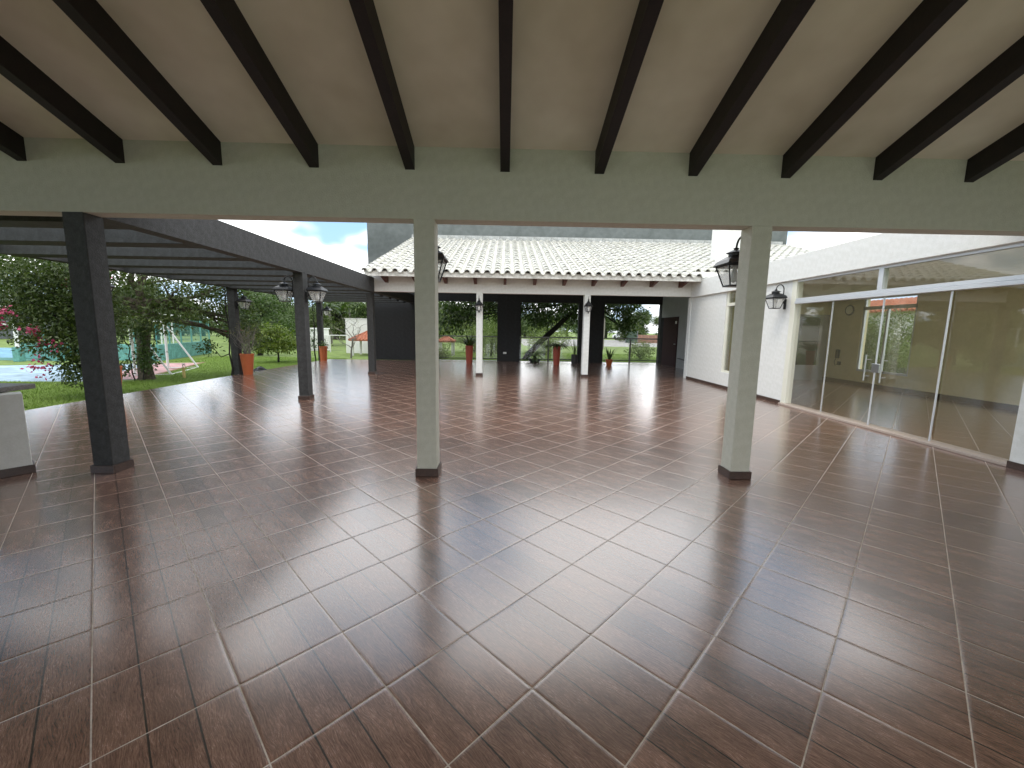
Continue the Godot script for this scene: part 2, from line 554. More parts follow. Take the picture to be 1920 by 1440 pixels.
# ---------------------------------------------------------------- the gallery overhead
const SL := 0.34
func make_gallery() -> void:
	var g := thing("gallery", "covered gallery with dark rafters and cream beam on square columns", "building")
	var zb := -4.146
	put(g, "beam", bx(-9.6, 2.60, zb - 0.19, 6.3, 3.46, zb, 0.004), M.cream_plaster)
	# ceiling slab follows the slope
	var mb := MB.new()
	var y0 := 3.258
	var zf := -4.85
	var zr := 3.2
	mb.hexa([Vector3(-9.6, y0 + SL * (zf - zb), zf), Vector3(6.6, y0 + SL * (zf - zb), zf), Vector3(6.6, y0 + SL * (zr - zb), zr), Vector3(-9.6, y0 + SL * (zr - zb), zr),
		Vector3(-9.6, y0 + 0.14 + SL * (zf - zb), zf), Vector3(6.6, y0 + 0.14 + SL * (zf - zb), zf), Vector3(6.6, y0 + 0.14 + SL * (zr - zb), zr), Vector3(-9.6, y0 + 0.14 + SL * (zr - zb), zr)])
	put(g, "ceiling", mb.done(), M.ceiling_plaster)
	for k in range(-7, 7):
		var x := -0.024 + 0.9085 * k
		var w := 0.045
		var r := MB.new()
		var za := zb + 0.0
		var zc := 3.15
		r.hexa([Vector3(-w, -0.205, 0.001), Vector3(w, -0.205, 0.001), Vector3(w, -0.205 + SL * (zc - za), zc - za), Vector3(-w, -0.205 + SL * (zc - za), zc - za),
			Vector3(-w, 0.02, 0.001), Vector3(w, 0.02, 0.001), Vector3(w, 0.02 + SL * (zc - za), zc - za), Vector3(-w, 0.02 + SL * (zc - za), zc - za)])
		var o := put(g, "rafter", r.done(), M.dark_timber)
		o.position = Vector3(x, y0 - 0.004, za)
	column(g, -0.909, zb - 0.2, -0.706, zb + 0.002, 2.602, M.cream_plaster)
	column(g, 2.4227, zb - 0.2, 2.6257, zb + 0.002, 2.602, M.cream_plaster)
	column(g, -4.262, zb - 0.2, -4.059, zb + 0.003, 2.602, M.charcoal_plaster, "charcoal textured column at the pergola corner")
	column(g, -7.7, zb - 0.2, -7.5, zb + 0.002, 2.602, M.charcoal_plaster)
	# the high open side behind and the end wall of the gallery
	put(g, "rear_beam", bx(-9.6, 3.9, 2.45, 6.06, 5.45, 2.65), M.cream_plaster)
	put(g, "rear_wall", bx(-9.6, 0, 2.46, -2.2, 3.899, 2.64), M.brown_timber)
	for x in [-2.2, 1.9]:
		column(g, x, 2.45, x + 0.2, 2.649, 3.902, M.cream_plaster)
	put(g, "end_wall", bx(6.06, 0, -4.14, 6.3, 5.4, 3.2), M.cream_plaster)
	# eave board
	put(g, "fascia_board", bx(-9.6, y0 + SL * (zf - zb) - 0.02, zf - 0.03, 6.6, y0 + SL * (zf - zb) + 0.16, zf - 0.002), M.white_board)

	# serving counter at the left
	var c := thing("serving_counter", "white half-height counter pier with grey stone top at frame edge", "counter", Vector3(-4.885, 0, -4.15), 0.0)
	var ang := Basis(Vector3.UP, deg_to_rad(52.0))
	var pier := MB.new()
	pier.xf = Transform3D(ang, Vector3.ZERO)
	pier.box(Vector3(-0.235, 0.0, -0.22), Vector3(0.0, 0.83, 0.0), 0.004)
	put(c, "pier", pier.done(), M.white_plaster)
	var sk := MB.new()
	sk.xf = Transform3D(ang, Vector3.ZERO)
	sk.box(Vector3(-0.26, 0.001, 0.0), Vector3(0.018, 0.085, 0.018), 0.002)
	sk.box(Vector3(0.0, 0.001, -0.22), Vector3(0.018, 0.085, 0.0), 0.0)
	put(c, "skirting", sk.done(), M.skirting_tile)
	put(c, "front_panel", bx(-2.2, 0.17, -0.10, -0.20, 0.83, 0.10), M.cream_plaster)
	put(c, "niche", bx(-2.2, 0.0, -0.08, -0.20, 0.17, 0.04), M.black_niche)
	put(c, "counter_top", bx(-2.3, 0.832, -0.34, -0.24, 0.885, 0.14, 0.006), M.granite)

# ---------------------------------------------------------------- pergola
func make_pergola() -> void:
	var p := thing("pergola", "charcoal pergola of deep beams and close joists over the terrace", "pergola")
	var mb := MB.new()
	# inner beam from the gallery to the veranda
	mb.hexa([Vector3(-4.262, 2.604, -4.338), Vector3(-4.062, 2.604, -4.338), Vector3(-4.25, 2.665, -13.50), Vector3(-4.45, 2.665, -13.50),
		Vector3(-4.262, 3.00, -4.338), Vector3(-4.062, 3.00, -4.338), Vector3(-4.25, 3.13, -13.50), Vector3(-4.45, 3.13, -13.50)])
	put(p, "beam", mb.done(), M.charcoal_plaster)
	put(p, "beam", bx(-8.66, 2.70, -20.2, -8.46, 3.10, -4.34, 0.005), M.charcoal_plaster)
	put(p, "beam", bx(-4.56, 2.72, -19.68, -4.36, 3.10, -13.74, 0.005), M.charcoal_plaster)
	column(p, -4.356, -8.79, -4.153, -8.59, 2.632, M.charcoal_plaster, "charcoal column carrying two black lanterns")
	column(p, -4.536, -13.75, -4.333, -13.545, 2.664, M.charcoal_plaster)
	for z in [-8.5, -13.05, -19.02]:
		column(p, -8.62, z - 0.1, -8.40, z + 0.1, 2.70, M.charcoal_plaster, "", -0.02)
	var z := -4.83
	while z > -19.6:
		var xr := -4.262 - (-z - 4.338) / 9.16 * 0.19
		if z < -13.5:
			xr = -4.56
		put(p, "joist", bx(-8.46, 2.665, z - 0.33, xr, 2.93, z, 0.004), M.joist_paint)
		z -= 1.145

# ---------------------------------------------------------------- veranda with its tiled roof
func roof_tile_mesh(seed_: int) -> ArrayMesh:
	var r := RandomNumberGenerator.new()
	r.seed = seed_
	var mb := MB.new()
	var tone := r.randf_range(0.84, 1.06)
	mb.col = Color(tone, tone, tone * r.randf_range(0.95, 1.0))
	# one period: cap then pan, along x; y up; length along -z (up the slope)
	var w := 0.31
	var prof := []
	for k in 7:
		var a := PI * k / 6.0
		prof.append([Vector2(-0.098 * cos(a), 0.088 * sin(a)), Vector2(-cos(a), sin(a))])
	for k in range(1, 5):
		var a := PI * k / 4.0
		prof.append([Vector2(w * 0.5 - 0.057 * cos(a), -0.030 * sin(a)), Vector2(cos(a) * 0.6, 1.0 - 0.3 * sin(a)).normalized()])
	var th := 0.024
	var len_ := 0.47
	for i in prof.size() - 1:
		var p: Vector2 = prof[i][0]
		var q: Vector2 = prof[i + 1][0]
		var pn: Vector2 = prof[i][1]
		var qn: Vector2 = prof[i + 1][1]
		var sp := 0.93
		var A := Vector3(p.x, p.y, 0)
		var B := Vector3(q.x, q.y, 0)
		var C := Vector3(q.x, q.y * sp, -len_)
		var D := Vector3(p.x, p.y * sp, -len_)
		var na := Vector3(pn.x, pn.y, 0)
		var nb := Vector3(qn.x, qn.y, 0)
		mb.quadn([A, B, C, D], [na, nb, nb, na])
		var dn := Vector3(0, -th, 0)
		var ia := A - Vector3(pn.x, pn.y, 0).normalized() * th
		var ib := B - Vector3(qn.x, qn.y, 0).normalized() * th
		mb.quadn([ia, ib, C + dn, D + dn], [-na, -nb, -nb, -na])
		mb.quad(A, B, ib, ia, Vector3.BACK)
	return mb.done()

func make_veranda() -> void:
	var b := thing("veranda_house", "white veranda under a white barrel tile roof against tall grey wall", "building")
	var z0 := -13.53
	put(b, "beam", bx(-4.33, 2.705, z0 - 0.2, 6.13, 3.42, z0, 0.005), M.white_plaster)
	column(b, -0.963, z0 - 0.2, -0.76, z0 - 0.002, 2.706, M.white_plaster)
	column(b, 2.576, z0 - 0.2, 2.779, z0 - 0.002, 2.706, M.white_plaster)
	# rafter tails
	for k in range(0, 11):
		var x := -3.84 + 0.952 * k
		var mb := MB.new()
		var poly := PackedVector2Array([Vector2(z0 - 0.002, 2.985), Vector2(z0 + 0.10, 2.985), Vector2(-12.87, 3.13), Vector2(-12.87, 3.19), Vector2(z0 - 0.002, 3.40)])
		mb.prism(poly, func(q): return Vector3(-0.045, q.y, q.x), Vector3(0.09, 0, 0))
		var o := put(b, "rafter_tail", mb.done(), M.brown_timber)
		o.position.x = x
	put(b, "fascia_board", bx(-4.33, 3.105, -12.85, 6.10, 3.235, -12.82, 0.003), M.white_board)
	# roof deck
	var sl := 0.347
	var deck := MB.new()
	var za := -12.84
	var zt := -19.70
	var yd := 3.215
	deck.hexa([Vector3(-4.36, yd, za), Vector3(13.1, yd, za), Vector3(13.1, yd + sl * (za - zt), zt), Vector3(-4.36, yd + sl * (za - zt), zt),
		Vector3(-4.36, yd + 0.05, za), Vector3(13.1, yd + 0.05, za), Vector3(13.1, yd + 0.05 + sl * (za - zt), zt), Vector3(-4.36, yd + 0.05 + sl * (za - zt), zt)])
	# the deck stops at the parapet, so it is only wide where it is seen
	var roof := put(b, "roof", deck.done(), M.white_board)
	var variants := []
	for k in 8:
		variants.append(roof_tile_mesh(200 + k))
	var slope := atan(sl)
	var rows := 18
	var step := 0.405
	var singles := 0
	var rest := MB.new()
	var rr := RandomNumberGenerator.new()
	rr.seed = 12
	var list := []
	for row in rows:
		for colm in range(0, 57):
			var x := -4.30 + 0.31 * colm
			var zz := -12.74 - row * step * cos(slope)
			var yy := yd + 0.075 + sl * (-12.84 - zz)
			if zz - 0.42 < zt + 0.0 and row == rows - 1:
				continue
			if x > 6.2 and yy < 3.45:
				continue
			list.append([x, yy, zz, row])
	for q in list:
		var bas := Basis(Vector3.RIGHT, slope - 0.085) * Basis(Vector3.UP, rr.randf_range(-0.012, 0.012))
		var tr := Transform3D(bas, Vector3(q[0] + rr.randf_range(-0.006, 0.006), q[1] + rr.randf_range(-0.004, 0.004), q[2] + rr.randf_range(-0.008, 0.008)))
		if singles < 300 and q[0] < 6.3:
			var o := put(roof, "roof_tile", variants[rr.randi() % 8], M.painted_tile)
			o.transform = tr
			singles += 1
		else:
			var src: ArrayMesh = variants[rr.randi() % 8]
			var arr := src.surface_get_arrays(0)
			rest.v.append_array(tr * (arr[Mesh.ARRAY_VERTEX] as PackedVector3Array))
			rest.n.append_array(Transform3D(tr.basis, Vector3.ZERO) * (arr[Mesh.ARRAY_NORMAL] as PackedVector3Array))
			rest.uv.append_array(arr[Mesh.ARRAY_TEX_UV])
			rest.c.append_array(arr[Mesh.ARRAY_COLOR])
	var rs := put(roof, "roof_tile_field", rest.done(), M.painted_tile)
	rs.set_meta("kind", "stuff")
	put(roof, "flashing", bx(-4.4, yd + sl * (za - zt) + 0.02, zt + 0.004, 13.0, yd + sl * (za - zt) + 0.24, zt + 0.03), M.flashing)

	# tall rear wall with three openings
	var zw := -19.70
	var ze := -20.0
	var hd := 2.84
	var lower := MB.new()
	for q in [[-6.45, -3.25, 0.0, hd], [-0.39, 0.70, 0.0, hd], [3.52, 4.73, 0.0, hd], [7.47, 7.62, 0.0, hd], [-6.45, 7.62, hd, 3.55]]:
		lower.box(Vector3(q[0], q[2], ze), Vector3(q[1], q[3], zw))
	put(b, "rear_wall", lower.done(), M.black_plaster)
	put(b, "upper_wall", bx(-6.46, 3.55, ze - 0.02, 13.2, 7.3, zw + 0.003), M.grey_green_render)
	put(b, "upper_wall", bx(7.62, 0, ze - 0.02, 13.2, 3.55, zw), M.grey_green_render)
	var sock := put(b, "socket_plate", bx(-0.10, 0.37, zw, 0.06, 0.46, zw + 0.012, 0.003), M.white_paint)
	sock.set_meta("label", "white socket plate on the black wall")
	# end wall with open doorway
	put(b, "end_wall", bx(7.50, 0, -17.7, 7.62, 3.9, -13.76), M.grey_wall)
	put(b, "end_wall", bx(7.50, 2.22, -19.69, 7.62, 3.9, -17.7), M.grey_wall)
	var d := put(b, "door", bx(7.46, 0.01, -19.3, 7.50, 2.2, -17.72, 0.004), M.door_red)
	put(d, "sign_plate", bx(7.45, 1.9, -17.95, 7.458, 2.02, -17.80), M.white_paint)
	put(d, "handle", bx(7.40, 1.0, -17.86, 7.458, 1.03, -17.80), M.steel)
	# a hose along the end wall
	var hose := MB.new()
	var path := []
	var rad := []
	for k in 9:
		path.append(Vector3(7.46 - 0.02 * sin(k * 0.8), 0.42 - 0.028 * k + 0.03 * sin(k * 0.9), -17.5 + 0.35 * k))
		rad.append(0.022)
	hose.tube(path, rad, 6)
	put(b, "pipe", hose.done(), M.black_metal)
	# chimney
	var ch := put(b, "chimney", bx(7.55, 3.6, -15.45, 8.40, 6.4, -14.85, 0.006), M.white_plaster)
	put(ch, "chimney_flashing", bx(7.52, 4.0, -15.5, 8.43, 4.32, -14.83), M.white_plaster)

	# glass railing in each opening
	for q in [[-3.25, -0.39, [-1.85]], [0.70, 3.52, [2.1]], [4.73, 7.47, [6.1]]]:
		var r := thing("glass_railing", {-3.25: "glass railing with steel top rail left of the black pillar with socket", 0.70: "glass railing with steel top rail in front of the leaning trunk", 4.73: "glass railing with one grey post before the open lawn"}[q[0]], "railing", Vector3(q[0], 0, -19.86), 0.0, "glass railings in the rear openings")
		var L: float = q[1] - q[0]
		put(r, "top_rail", bx(0.003, 1.165, -0.025, L - 0.003, 1.215, 0.025, 0.004), M.rail_grey)
		put(r, "bottom_rail", bx(0.003, 0.105, -0.02, L - 0.003, 0.14, 0.02, 0.003), M.black_metal)
		var px: float = q[2][0] - q[0]
		put(r, "post", bx(px - 0.035, 0.0, -0.03, px + 0.035, 1.164, 0.03, 0.004), M.rail_grey)
		put(r, "glass_panel", bx(0.01, 0.141, -0.005, px - 0.036, 1.164, 0.005), M.clear_glass)
		put(r, "glass_panel", bx(px + 0.036, 0.141, -0.005, L - 0.01, 1.164, 0.005), M.clear_glass)

# ---------------------------------------------------------------- the wing with the glass doors
func make_wing() -> void:
	var w := thing("glass_room", "white flat-roofed wing with glass sliding doors and cream room inside", "building")
	var x := 6.13
	var wall := MB.new()
	# courtyard wall with the narrow window
	var wy0 := 0.45
	var wy1 := 2.72
	var wz0 := -11.43
	var wz1 := -10.1
	wall.box(Vector3(x, 0, -13.74), Vector3(x + 0.2, 2.95, wz0))
	wall.box(Vector3(x, 0, wz0), Vector3(x + 0.2, wy0, wz1))
	wall.box(Vector3(x, wy1, wz0), Vector3(x + 0.2, 2.95, wz1))
	wall.box(Vector3(x, 0, wz1), Vector3(x + 0.2, 2.95, -8.80))
	put(w, "wall", wall.done(), M.white_plaster)
	put(w, "pier", bx(6.055, 0, -4.62, 6.3, 2.95, -4.142, 0.005), M.white_plaster)
	put(w, "parapet", bx(6.06, 2.672, -13.52, 6.33, 3.185, -4.37, 0.006), M.white_plaster)
	put(w, "corner_pilaster", bx(6.10, 0, -13.74, 6.128, 2.672, -13.56, 0.003), M.white_plaster)
	var sk := MB.new()
	sk.box(Vector3(x - 0.018, 0.001, -13.73), Vector3(x, 0.08, -8.83))
	sk.box(Vector3(6.037, 0.001, -4.62), Vector3(6.055, 0.085, -4.142))
	put(w, "skirting", sk.done(), M.skirting_tile)
	# room shell
	var xb := 10.94
	put(w, "ceiling", bx(6.14, 2.80, -13.9, 11.1, 3.02, -4.2), M.room_ceiling)
	var back := MB.new()
	var bz0 := -12.48
	var bz1 := -10.82
	back.box(Vector3(xb, 0, -13.9), Vector3(xb + 0.2, 2.8, bz0))
	back.box(Vector3(xb, 0, bz0), Vector3(xb + 0.2, 0.44, bz1))
	back.box(Vector3(xb, 2.68, bz0), Vector3(xb + 0.2, 2.8, bz1))
	back.box(Vector3(xb, 0, bz1), Vector3(xb + 0.2, 2.8, -7.6))
	back.box(Vector3(xb, 0, -7.6), Vector3(xb + 0.2, 0.44, -5.2))
	back.box(Vector3(xb, 2.68, -7.6), Vector3(xb + 0.2, 2.8, -5.2))
	back.box(Vector3(xb, 0, -5.2), Vector3(xb + 0.2, 2.8, -4.2))
	put(w, "back_wall", back.done(), M.room_paint)
	put(w, "end_wall", bx(6.34, 0, -13.9, xb - 0.002, 2.8, -13.75), M.room_paint)
	put(w, "end_wall", bxs([[Vector3(6.34, 0, -4.36), Vector3(6.8, 2.8, -4.2)], [Vector3(6.8, 0, -4.36), Vector3(10.5, 0.4, -4.2)], [Vector3(6.8, 2.55, -4.36), Vector3(10.5, 2.8, -4.2)], [Vector3(10.5, 0, -4.36), Vector3(xb - 0.002, 2.8, -4.2)]]), M.room_paint)
	put(w, "room_skirting", bxs([[Vector3(xb - 0.015, 0.001, -13.73), Vector3(xb - 0.001, 0.11, -4.37)], [Vector3(6.35, 0.001, -13.748), Vector3(10.0, 0.11, -13.735)]]), M.skirting_tile)
	# window in the back wall
	var bw := put(w, "window", bxs([[Vector3(xb + 0.02, 0.44, bz0), Vector3(xb + 0.08, 0.50, bz1)], [Vector3(xb + 0.02, 2.62, bz0), Vector3(xb + 0.08, 2.68, bz1)], [Vector3(xb + 0.02, 2.30, bz0), Vector3(xb + 0.08, 2.40, bz1)], [Vector3(xb + 0.02, 0.5, bz0), Vector3(xb + 0.08, 2.62, bz0 + 0.06)], [Vector3(xb + 0.02, 0.5, bz1 - 0.06), Vector3(xb + 0.08, 2.62, bz1)], [Vector3(xb + 0.021, 0.5, -11.70), Vector3(xb + 0.079, 2.30, -11.65)]]), M.aluminium)
	put(bw, "glass", bx(xb + 0.045, 0.5, bz0 + 0.06, xb + 0.051, 2.62, bz1 - 0.06), M.clear_glass)
	# glazed door in the far end wall
	var ed := put(w, "inner_door", bxs([[Vector3(9.72, 0, -13.748), Vector3(9.80, 2.2, -13.70)], [Vector3(10.62, 0, -13.748), Vector3(10.90, 2.2, -13.70)], [Vector3(9.80, 2.12, -13.748), Vector3(10.62, 2.2, -13.70)], [Vector3(9.80, 0, -13.748), Vector3(10.62, 0.5, -13.70)]]), M.grey_wall)
	put(ed, "glass", bx(9.80, 0.5, -13.73, 10.62, 2.12, -13.72), M.dark_glass)
	# narrow courtyard window
	var fw := put(w, "window", bxs([[Vector3(x + 0.03, wy0, wz0), Vector3(x + 0.10, wy0 + 0.05, wz1)], [Vector3(x + 0.03, wy1 - 0.05, wz0), Vector3(x + 0.10, wy1, wz1)], [Vector3(x + 0.02, 2.28, wz0), Vector3(x + 0.10, 2.36, wz1)], [Vector3(x + 0.03, wy0 + 0.05, wz0), Vector3(x + 0.10, 2.28, wz0 + 0.09)], [Vector3(x + 0.03, 2.36, wz0), Vector3(x + 0.10, wy1 - 0.05, wz0 + 0.09)], [Vector3(x + 0.03, wy0 + 0.05, wz1 - 0.06), Vector3(x + 0.10, wy1 - 0.05, wz1)]]), M.pale_frame)
	put(fw, "glass", bx(x + 0.06, wy0 + 0.05, wz0 + 0.09, x + 0.066, wy1 - 0.05, wz1 - 0.06), M.tinted_glass)
	# glass front
	var gz0 := -8.80
	var gz1 := -4.62
	put(w, "sill", bx(6.05, 0.001, gz0 + 0.02, 6.30, 0.04, gz1, 0.004), M.sill_stone)
	put(w, "jamb", bx(6.12, 0.04, gz0, 6.26, 2.672, gz0 + 0.14, 0.004), M.pale_frame)
	put(w, "transom", bxs([[Vector3(6.12, 2.235, gz0 + 0.14), Vector3(6.22, 2.29, gz1)], [Vector3(6.10, 2.175, gz0 + 0.14), Vector3(6.24, 2.231, gz1)]], 0.004), M.aluminium)
	put(w, "head_rail", bx(6.13, 2.63, gz0 + 0.14, 6.21, 2.672, gz1), M.aluminium)
	put(w, "mullion", bx(6.125, 2.29, -6.78, 6.215, 2.63, -6.69, 0.003), M.aluminium)
	put(w, "fanlight", bx(6.165, 2.29, gz0 + 0.141, 6.173, 2.63, -6.782), M.wing_glass)
	put(w, "fanlight", bx(6.165, 2.29, -6.688, 6.173, 2.63, gz1 - 0.002), M.wing_glass)
	var edges := [gz0 + 0.145, -7.71, -6.63, -5.62, gz1 - 0.004]
	for k in 4:
		var off := 0.0 if k == 1 or k == 2 else 0.03
		var dz := 0.012
		var d := put(w, "glass_door", bx(6.15 + off, 0.042, edges[k] + 0.012, 6.158 + off, 2.174, edges[k + 1] - dz), M.wing_glass)
		put(d, "edge_profile", bx(6.145 + off, 0.042, edges[k + 1] - 0.022, 6.163 + off, 2.174, edges[k + 1] - 0.002, 0.002), M.aluminium)
		if k == 1 or k == 2:
			var hz: float = edges[2] + (-0.16 if k == 1 else 0.14)
			var mb := MB.new()
			mb.tube([Vector3(6.11, 0.78, hz), Vector3(6.11, 1.22, hz)], [0.013, 0.013], 8)
			for yy in [0.86, 1.14]:
				mb.tube([Vector3(6.11, yy, hz), Vector3(6.20, yy, hz)], [0.008, 0.008], 6)
			put(d, "handle", mb.done(), M.steel)
	var lock := MB.new()
	lock.box(Vector3(6.135, 0.93, -6.70), Vector3(6.17, 1.08, -6.56), 0.006)
	put(w, "lock", lock.done(), M.steel)
	# things on the room's wall
	var ph := thing("wall_box", "black wall box with cord and socket seen through the glass door", "wall box", Vector3(xb, 0.78, -13.2))
	put(ph, "body", bx(-0.06, 0, -0.07, -0.001, 0.28, 0.07, 0.012), M.black_metal)
	put(ph, "socket", bx(-0.03, -0.22, 0.02, -0.001, -0.10, 0.14, 0.004), M.black_metal)
	var cord := MB.new()
	cord.tube([Vector3(-0.03, 0.01, -0.03), Vector3(-0.05, -0.12, -0.08), Vector3(-0.05, -0.24, -0.02), Vector3(-0.02, -0.17, 0.06)], [0.008, 0.008, 0.008, 0.008], 5)
	put(ph, "cord", cord.done(), M.black_metal)
	var cl := thing("round_fixture", "small round dark-rimmed fixture high on the cream room wall", "fixture", Vector3(xb - 0.002, 2.32, -12.95))
	var ring := MB.new()
	ring.xf = Transform3D(Basis(Vector3.BACK, PI / 2), Vector3.ZERO)
	ring.lathe([Vector2(0.0, 0.0), Vector2(0.16, 0.0), Vector2(0.17, 0.02), Vector2(0.15, 0.045), Vector2(0.13, 0.03)], 24)
	put(cl, "rim", ring.done(), M.black_metal)
	var face := MB.new()
	face.xf = ring.xf
	face.lathe([Vector2(0.132, 0.028), Vector2(0.0, 0.029)], 24)
	put(cl, "dial", face.done(), M.pale_frame)

# ---------------------------------------------------------------- lanterns
func lantern_goose(at: Vector3, turn: float, label: String) -> void:
	# at: the foot of the lantern body on the wall plane; local +z points out of the wall
	var o := thing("wall_lantern", label, "lantern", at, turn, "black gooseneck lanterns")
	var zc := 0.235
	put(o, "back_plate", bx(-0.035, -0.02, 0.0, 0.035, 0.2, 0.022, 0.005), M.black_metal)
	var arm := MB.new()
	var path := [Vector3(0, 0.10, 0.02), Vector3(0, 0.12, 0.055), Vector3(0, 0.20, 0.062)]
	for k in 11:
		var a := PI - PI * k / 10.0
		path.append(Vector3(0, 0.40 + 0.105 * sin(a), 0.148 + 0.086 * cos(a)))
	path.append(Vector3(0, 0.36, zc))
	var rad := []
	for k in path.size():
		rad.append(0.011)
	arm.tube(path, rad, 8)
	put(o, "arm", arm.done(), M.black_metal)
	var cap := MB.new()
	cap.xf = Transform3D(Basis(Vector3.UP, PI / 4), Vector3(0, 0, zc))
	cap.lathe([Vector2(0.0, 0.212), Vector2(0.225, 0.212), Vector2(0.228, 0.226), Vector2(0.195, 0.268), Vector2(0.10, 0.315), Vector2(0.075, 0.318)], 4, false)
	cap.lathe([Vector2(0.075, 0.318), Vector2(0.075, 0.345), Vector2(0.10, 0.350), Vector2(0.05, 0.375), Vector2(0.022, 0.385), Vector2(0.03, 0.40), Vector2(0.0, 0.415)], 12)
	put(o, "cap", cap.done(), M.black_metal)
	var fr := MB.new()
	for k in 4:
		var a := PI / 4 + PI / 2 * k
		var d := Vector3(cos(a), 0, sin(a))
		fr.tube([d * 0.195 + Vector3(0, 0.212, zc), d * 0.105 + Vector3(0, 0.0, zc)], [0.008, 0.008], 5)
	fr.box(Vector3(-0.08, -0.012, zc - 0.08), Vector3(0.08, 0.004, zc + 0.08), 0.002)
	fr.box(Vector3(-0.138, 0.2, zc - 0.138), Vector3(0.138, 0.211, zc + 0.138), 0.002)
	put(o, "frame", fr.done(), M.black_metal)
	for k in 4:
		var a := PI / 2 * k
		var d := Vector3(cos(a), 0, sin(a))
		var s := Vector3(-sin(a), 0, cos(a))
		var g := MB.new()
		var q0 := d * 0.134 + Vector3(0, 0.2, zc)
		var q1 := d * 0.071 + Vector3(0, 0.005, zc)
		g.quad(q0 - s * 0.125, q0 + s * 0.125, q1 + s * 0.064, q1 - s * 0.064, (d + Vector3(0, -0.3, 0)).normalized())
		put(o, "glass_pane", g.done(), M.lantern_glass)
	var bulb := MB.new()
	bulb.xf = Transform3D(Basis.IDENTITY, Vector3(0, 0.03, zc))
	bulb.lathe([Vector2(0.0, 0.0), Vector2(0.028, 0.015), Vector2(0.034, 0.05), Vector2(0.030, 0.12), Vector2(0.018, 0.15), Vector2(0.018, 0.17)], 10)
	put(o, "bulb", bulb.done(), M.white_bulb)

func lantern_spire(at: Vector3, label: String) -> void:
	var o := thing("column_lantern", label, "lantern", at, 0.0, "spired lanterns on the white veranda columns")
	var zc := 0.17
	put(o, "back_plate", bx(-0.04, 0.10, 0.0, 0.04, 0.30, 0.02, 0.005), M.black_metal)
	var arm := MB.new()
	arm.tube([Vector3(0, 0.14, 0.01), Vector3(0, 0.06, 0.06), Vector3(0, 0.02, 0.12), Vector3(0, 0.04, zc)], [0.01, 0.01, 0.01, 0.01], 7)
	put(o, "arm", arm.done(), M.black_metal)
	var cap := MB.new()
	cap.xf = Transform3D(Basis.IDENTITY, Vector3(0, 0, zc))
	cap.lathe([Vector2(0.0, 0.205), Vector2(0.150, 0.205), Vector2(0.152, 0.216), Vector2(0.115, 0.25), Vector2(0.09, 0.30), Vector2(0.045, 0.335)], 6, false)
	cap.lathe([Vector2(0.045, 0.335), Vector2(0.055, 0.345), Vector2(0.03, 0.37), Vector2(0.02, 0.40), Vector2(0.03, 0.415), Vector2(0.012, 0.44), Vector2(0.007, 0.50), Vector2(0.0, 0.54)], 10)
	put(o, "cap", cap.done(), M.black_metal)
	var fr := MB.new()
	for k in 6:
		var a := PI / 3 * k
		var d := Vector3(cos(a), 0, sin(a))
		fr.tube([d * 0.125 + Vector3(0, 0.205, zc), d * 0.075 + Vector3(0, 0.045, zc)], [0.007, 0.007], 5)
	fr.xf = Transform3D(Basis.IDENTITY, Vector3(0, 0, zc))
	fr.lathe([Vector2(0.0, 0.03), Vector2(0.082, 0.034), Vector2(0.082, 0.048), Vector2(0.0, 0.05)], 6, false)
	fr.lathe([Vector2(0.0, -0.03), Vector2(0.02, -0.015), Vector2(0.012, 0.0), Vector2(0.03, 0.03)], 8)
	put(o, "frame", fr.done(), M.black_metal)
	var g := MB.new()
	g.xf = fr.xf
	g.lathe([Vector2(0.072, 0.05), Vector2(0.118, 0.2)], 6, false)
	put(o, "glass_shade", g.done(), M.lantern_glass)
	var bulb := MB.new()
	bulb.xf = Transform3D(Basis.IDENTITY, Vector3(0, 0.06, zc))
	bulb.lathe([Vector2(0.0, 0.0), Vector2(0.03, 0.015), Vector2(0.036, 0.05), Vector2(0.03, 0.1), Vector2(0.018, 0.14)], 10)
	put(o, "bulb", bulb.done(), M.white_bulb)

func make_lanterns() -> void:
	lantern_goose(Vector3(2.52, 2.07, -4.347), PI, "black gooseneck lantern on the cream column nearest the glass doors")
	lantern_goose(Vector3(-0.81, 2.07, -4.347), PI, "black gooseneck lantern mostly hidden behind the middle cream column")
	lantern_goose(Vector3(6.128, 2.10, -8.98), -PI / 2, "black gooseneck lantern on the white wall beside the glass doors")
	lantern_goose(Vector3(-4.152, 2.06, -8.69), PI / 2, "black lantern on the courtyard side of the charcoal column")
	lantern_goose(Vector3(-4.357, 2.06, -8.69), -PI / 2, "black lantern on the garden side of the charcoal column")
	lantern_goose(Vector3(-8.398, 2.06, -8.5), PI / 2, "black lantern peeping out behind the nearest charcoal column")
	lantern_goose(Vector3(-8.398, 2.06, -13.05), PI / 2, "black lantern on the vine-grown column by the twiggy potted shrub")
	lantern_goose(Vector3(-8.398, 2.06, -19.02), PI / 2, "small black lantern on the farthest garden column")
	lantern_spire(Vector3(-0.862, 2.09, -13.53), "small spired lantern on the white column left of the black pillar")
	lantern_spire(Vector3(2.678, 2.12, -13.53), "small spired lantern on the white column right of the leaning trunk")

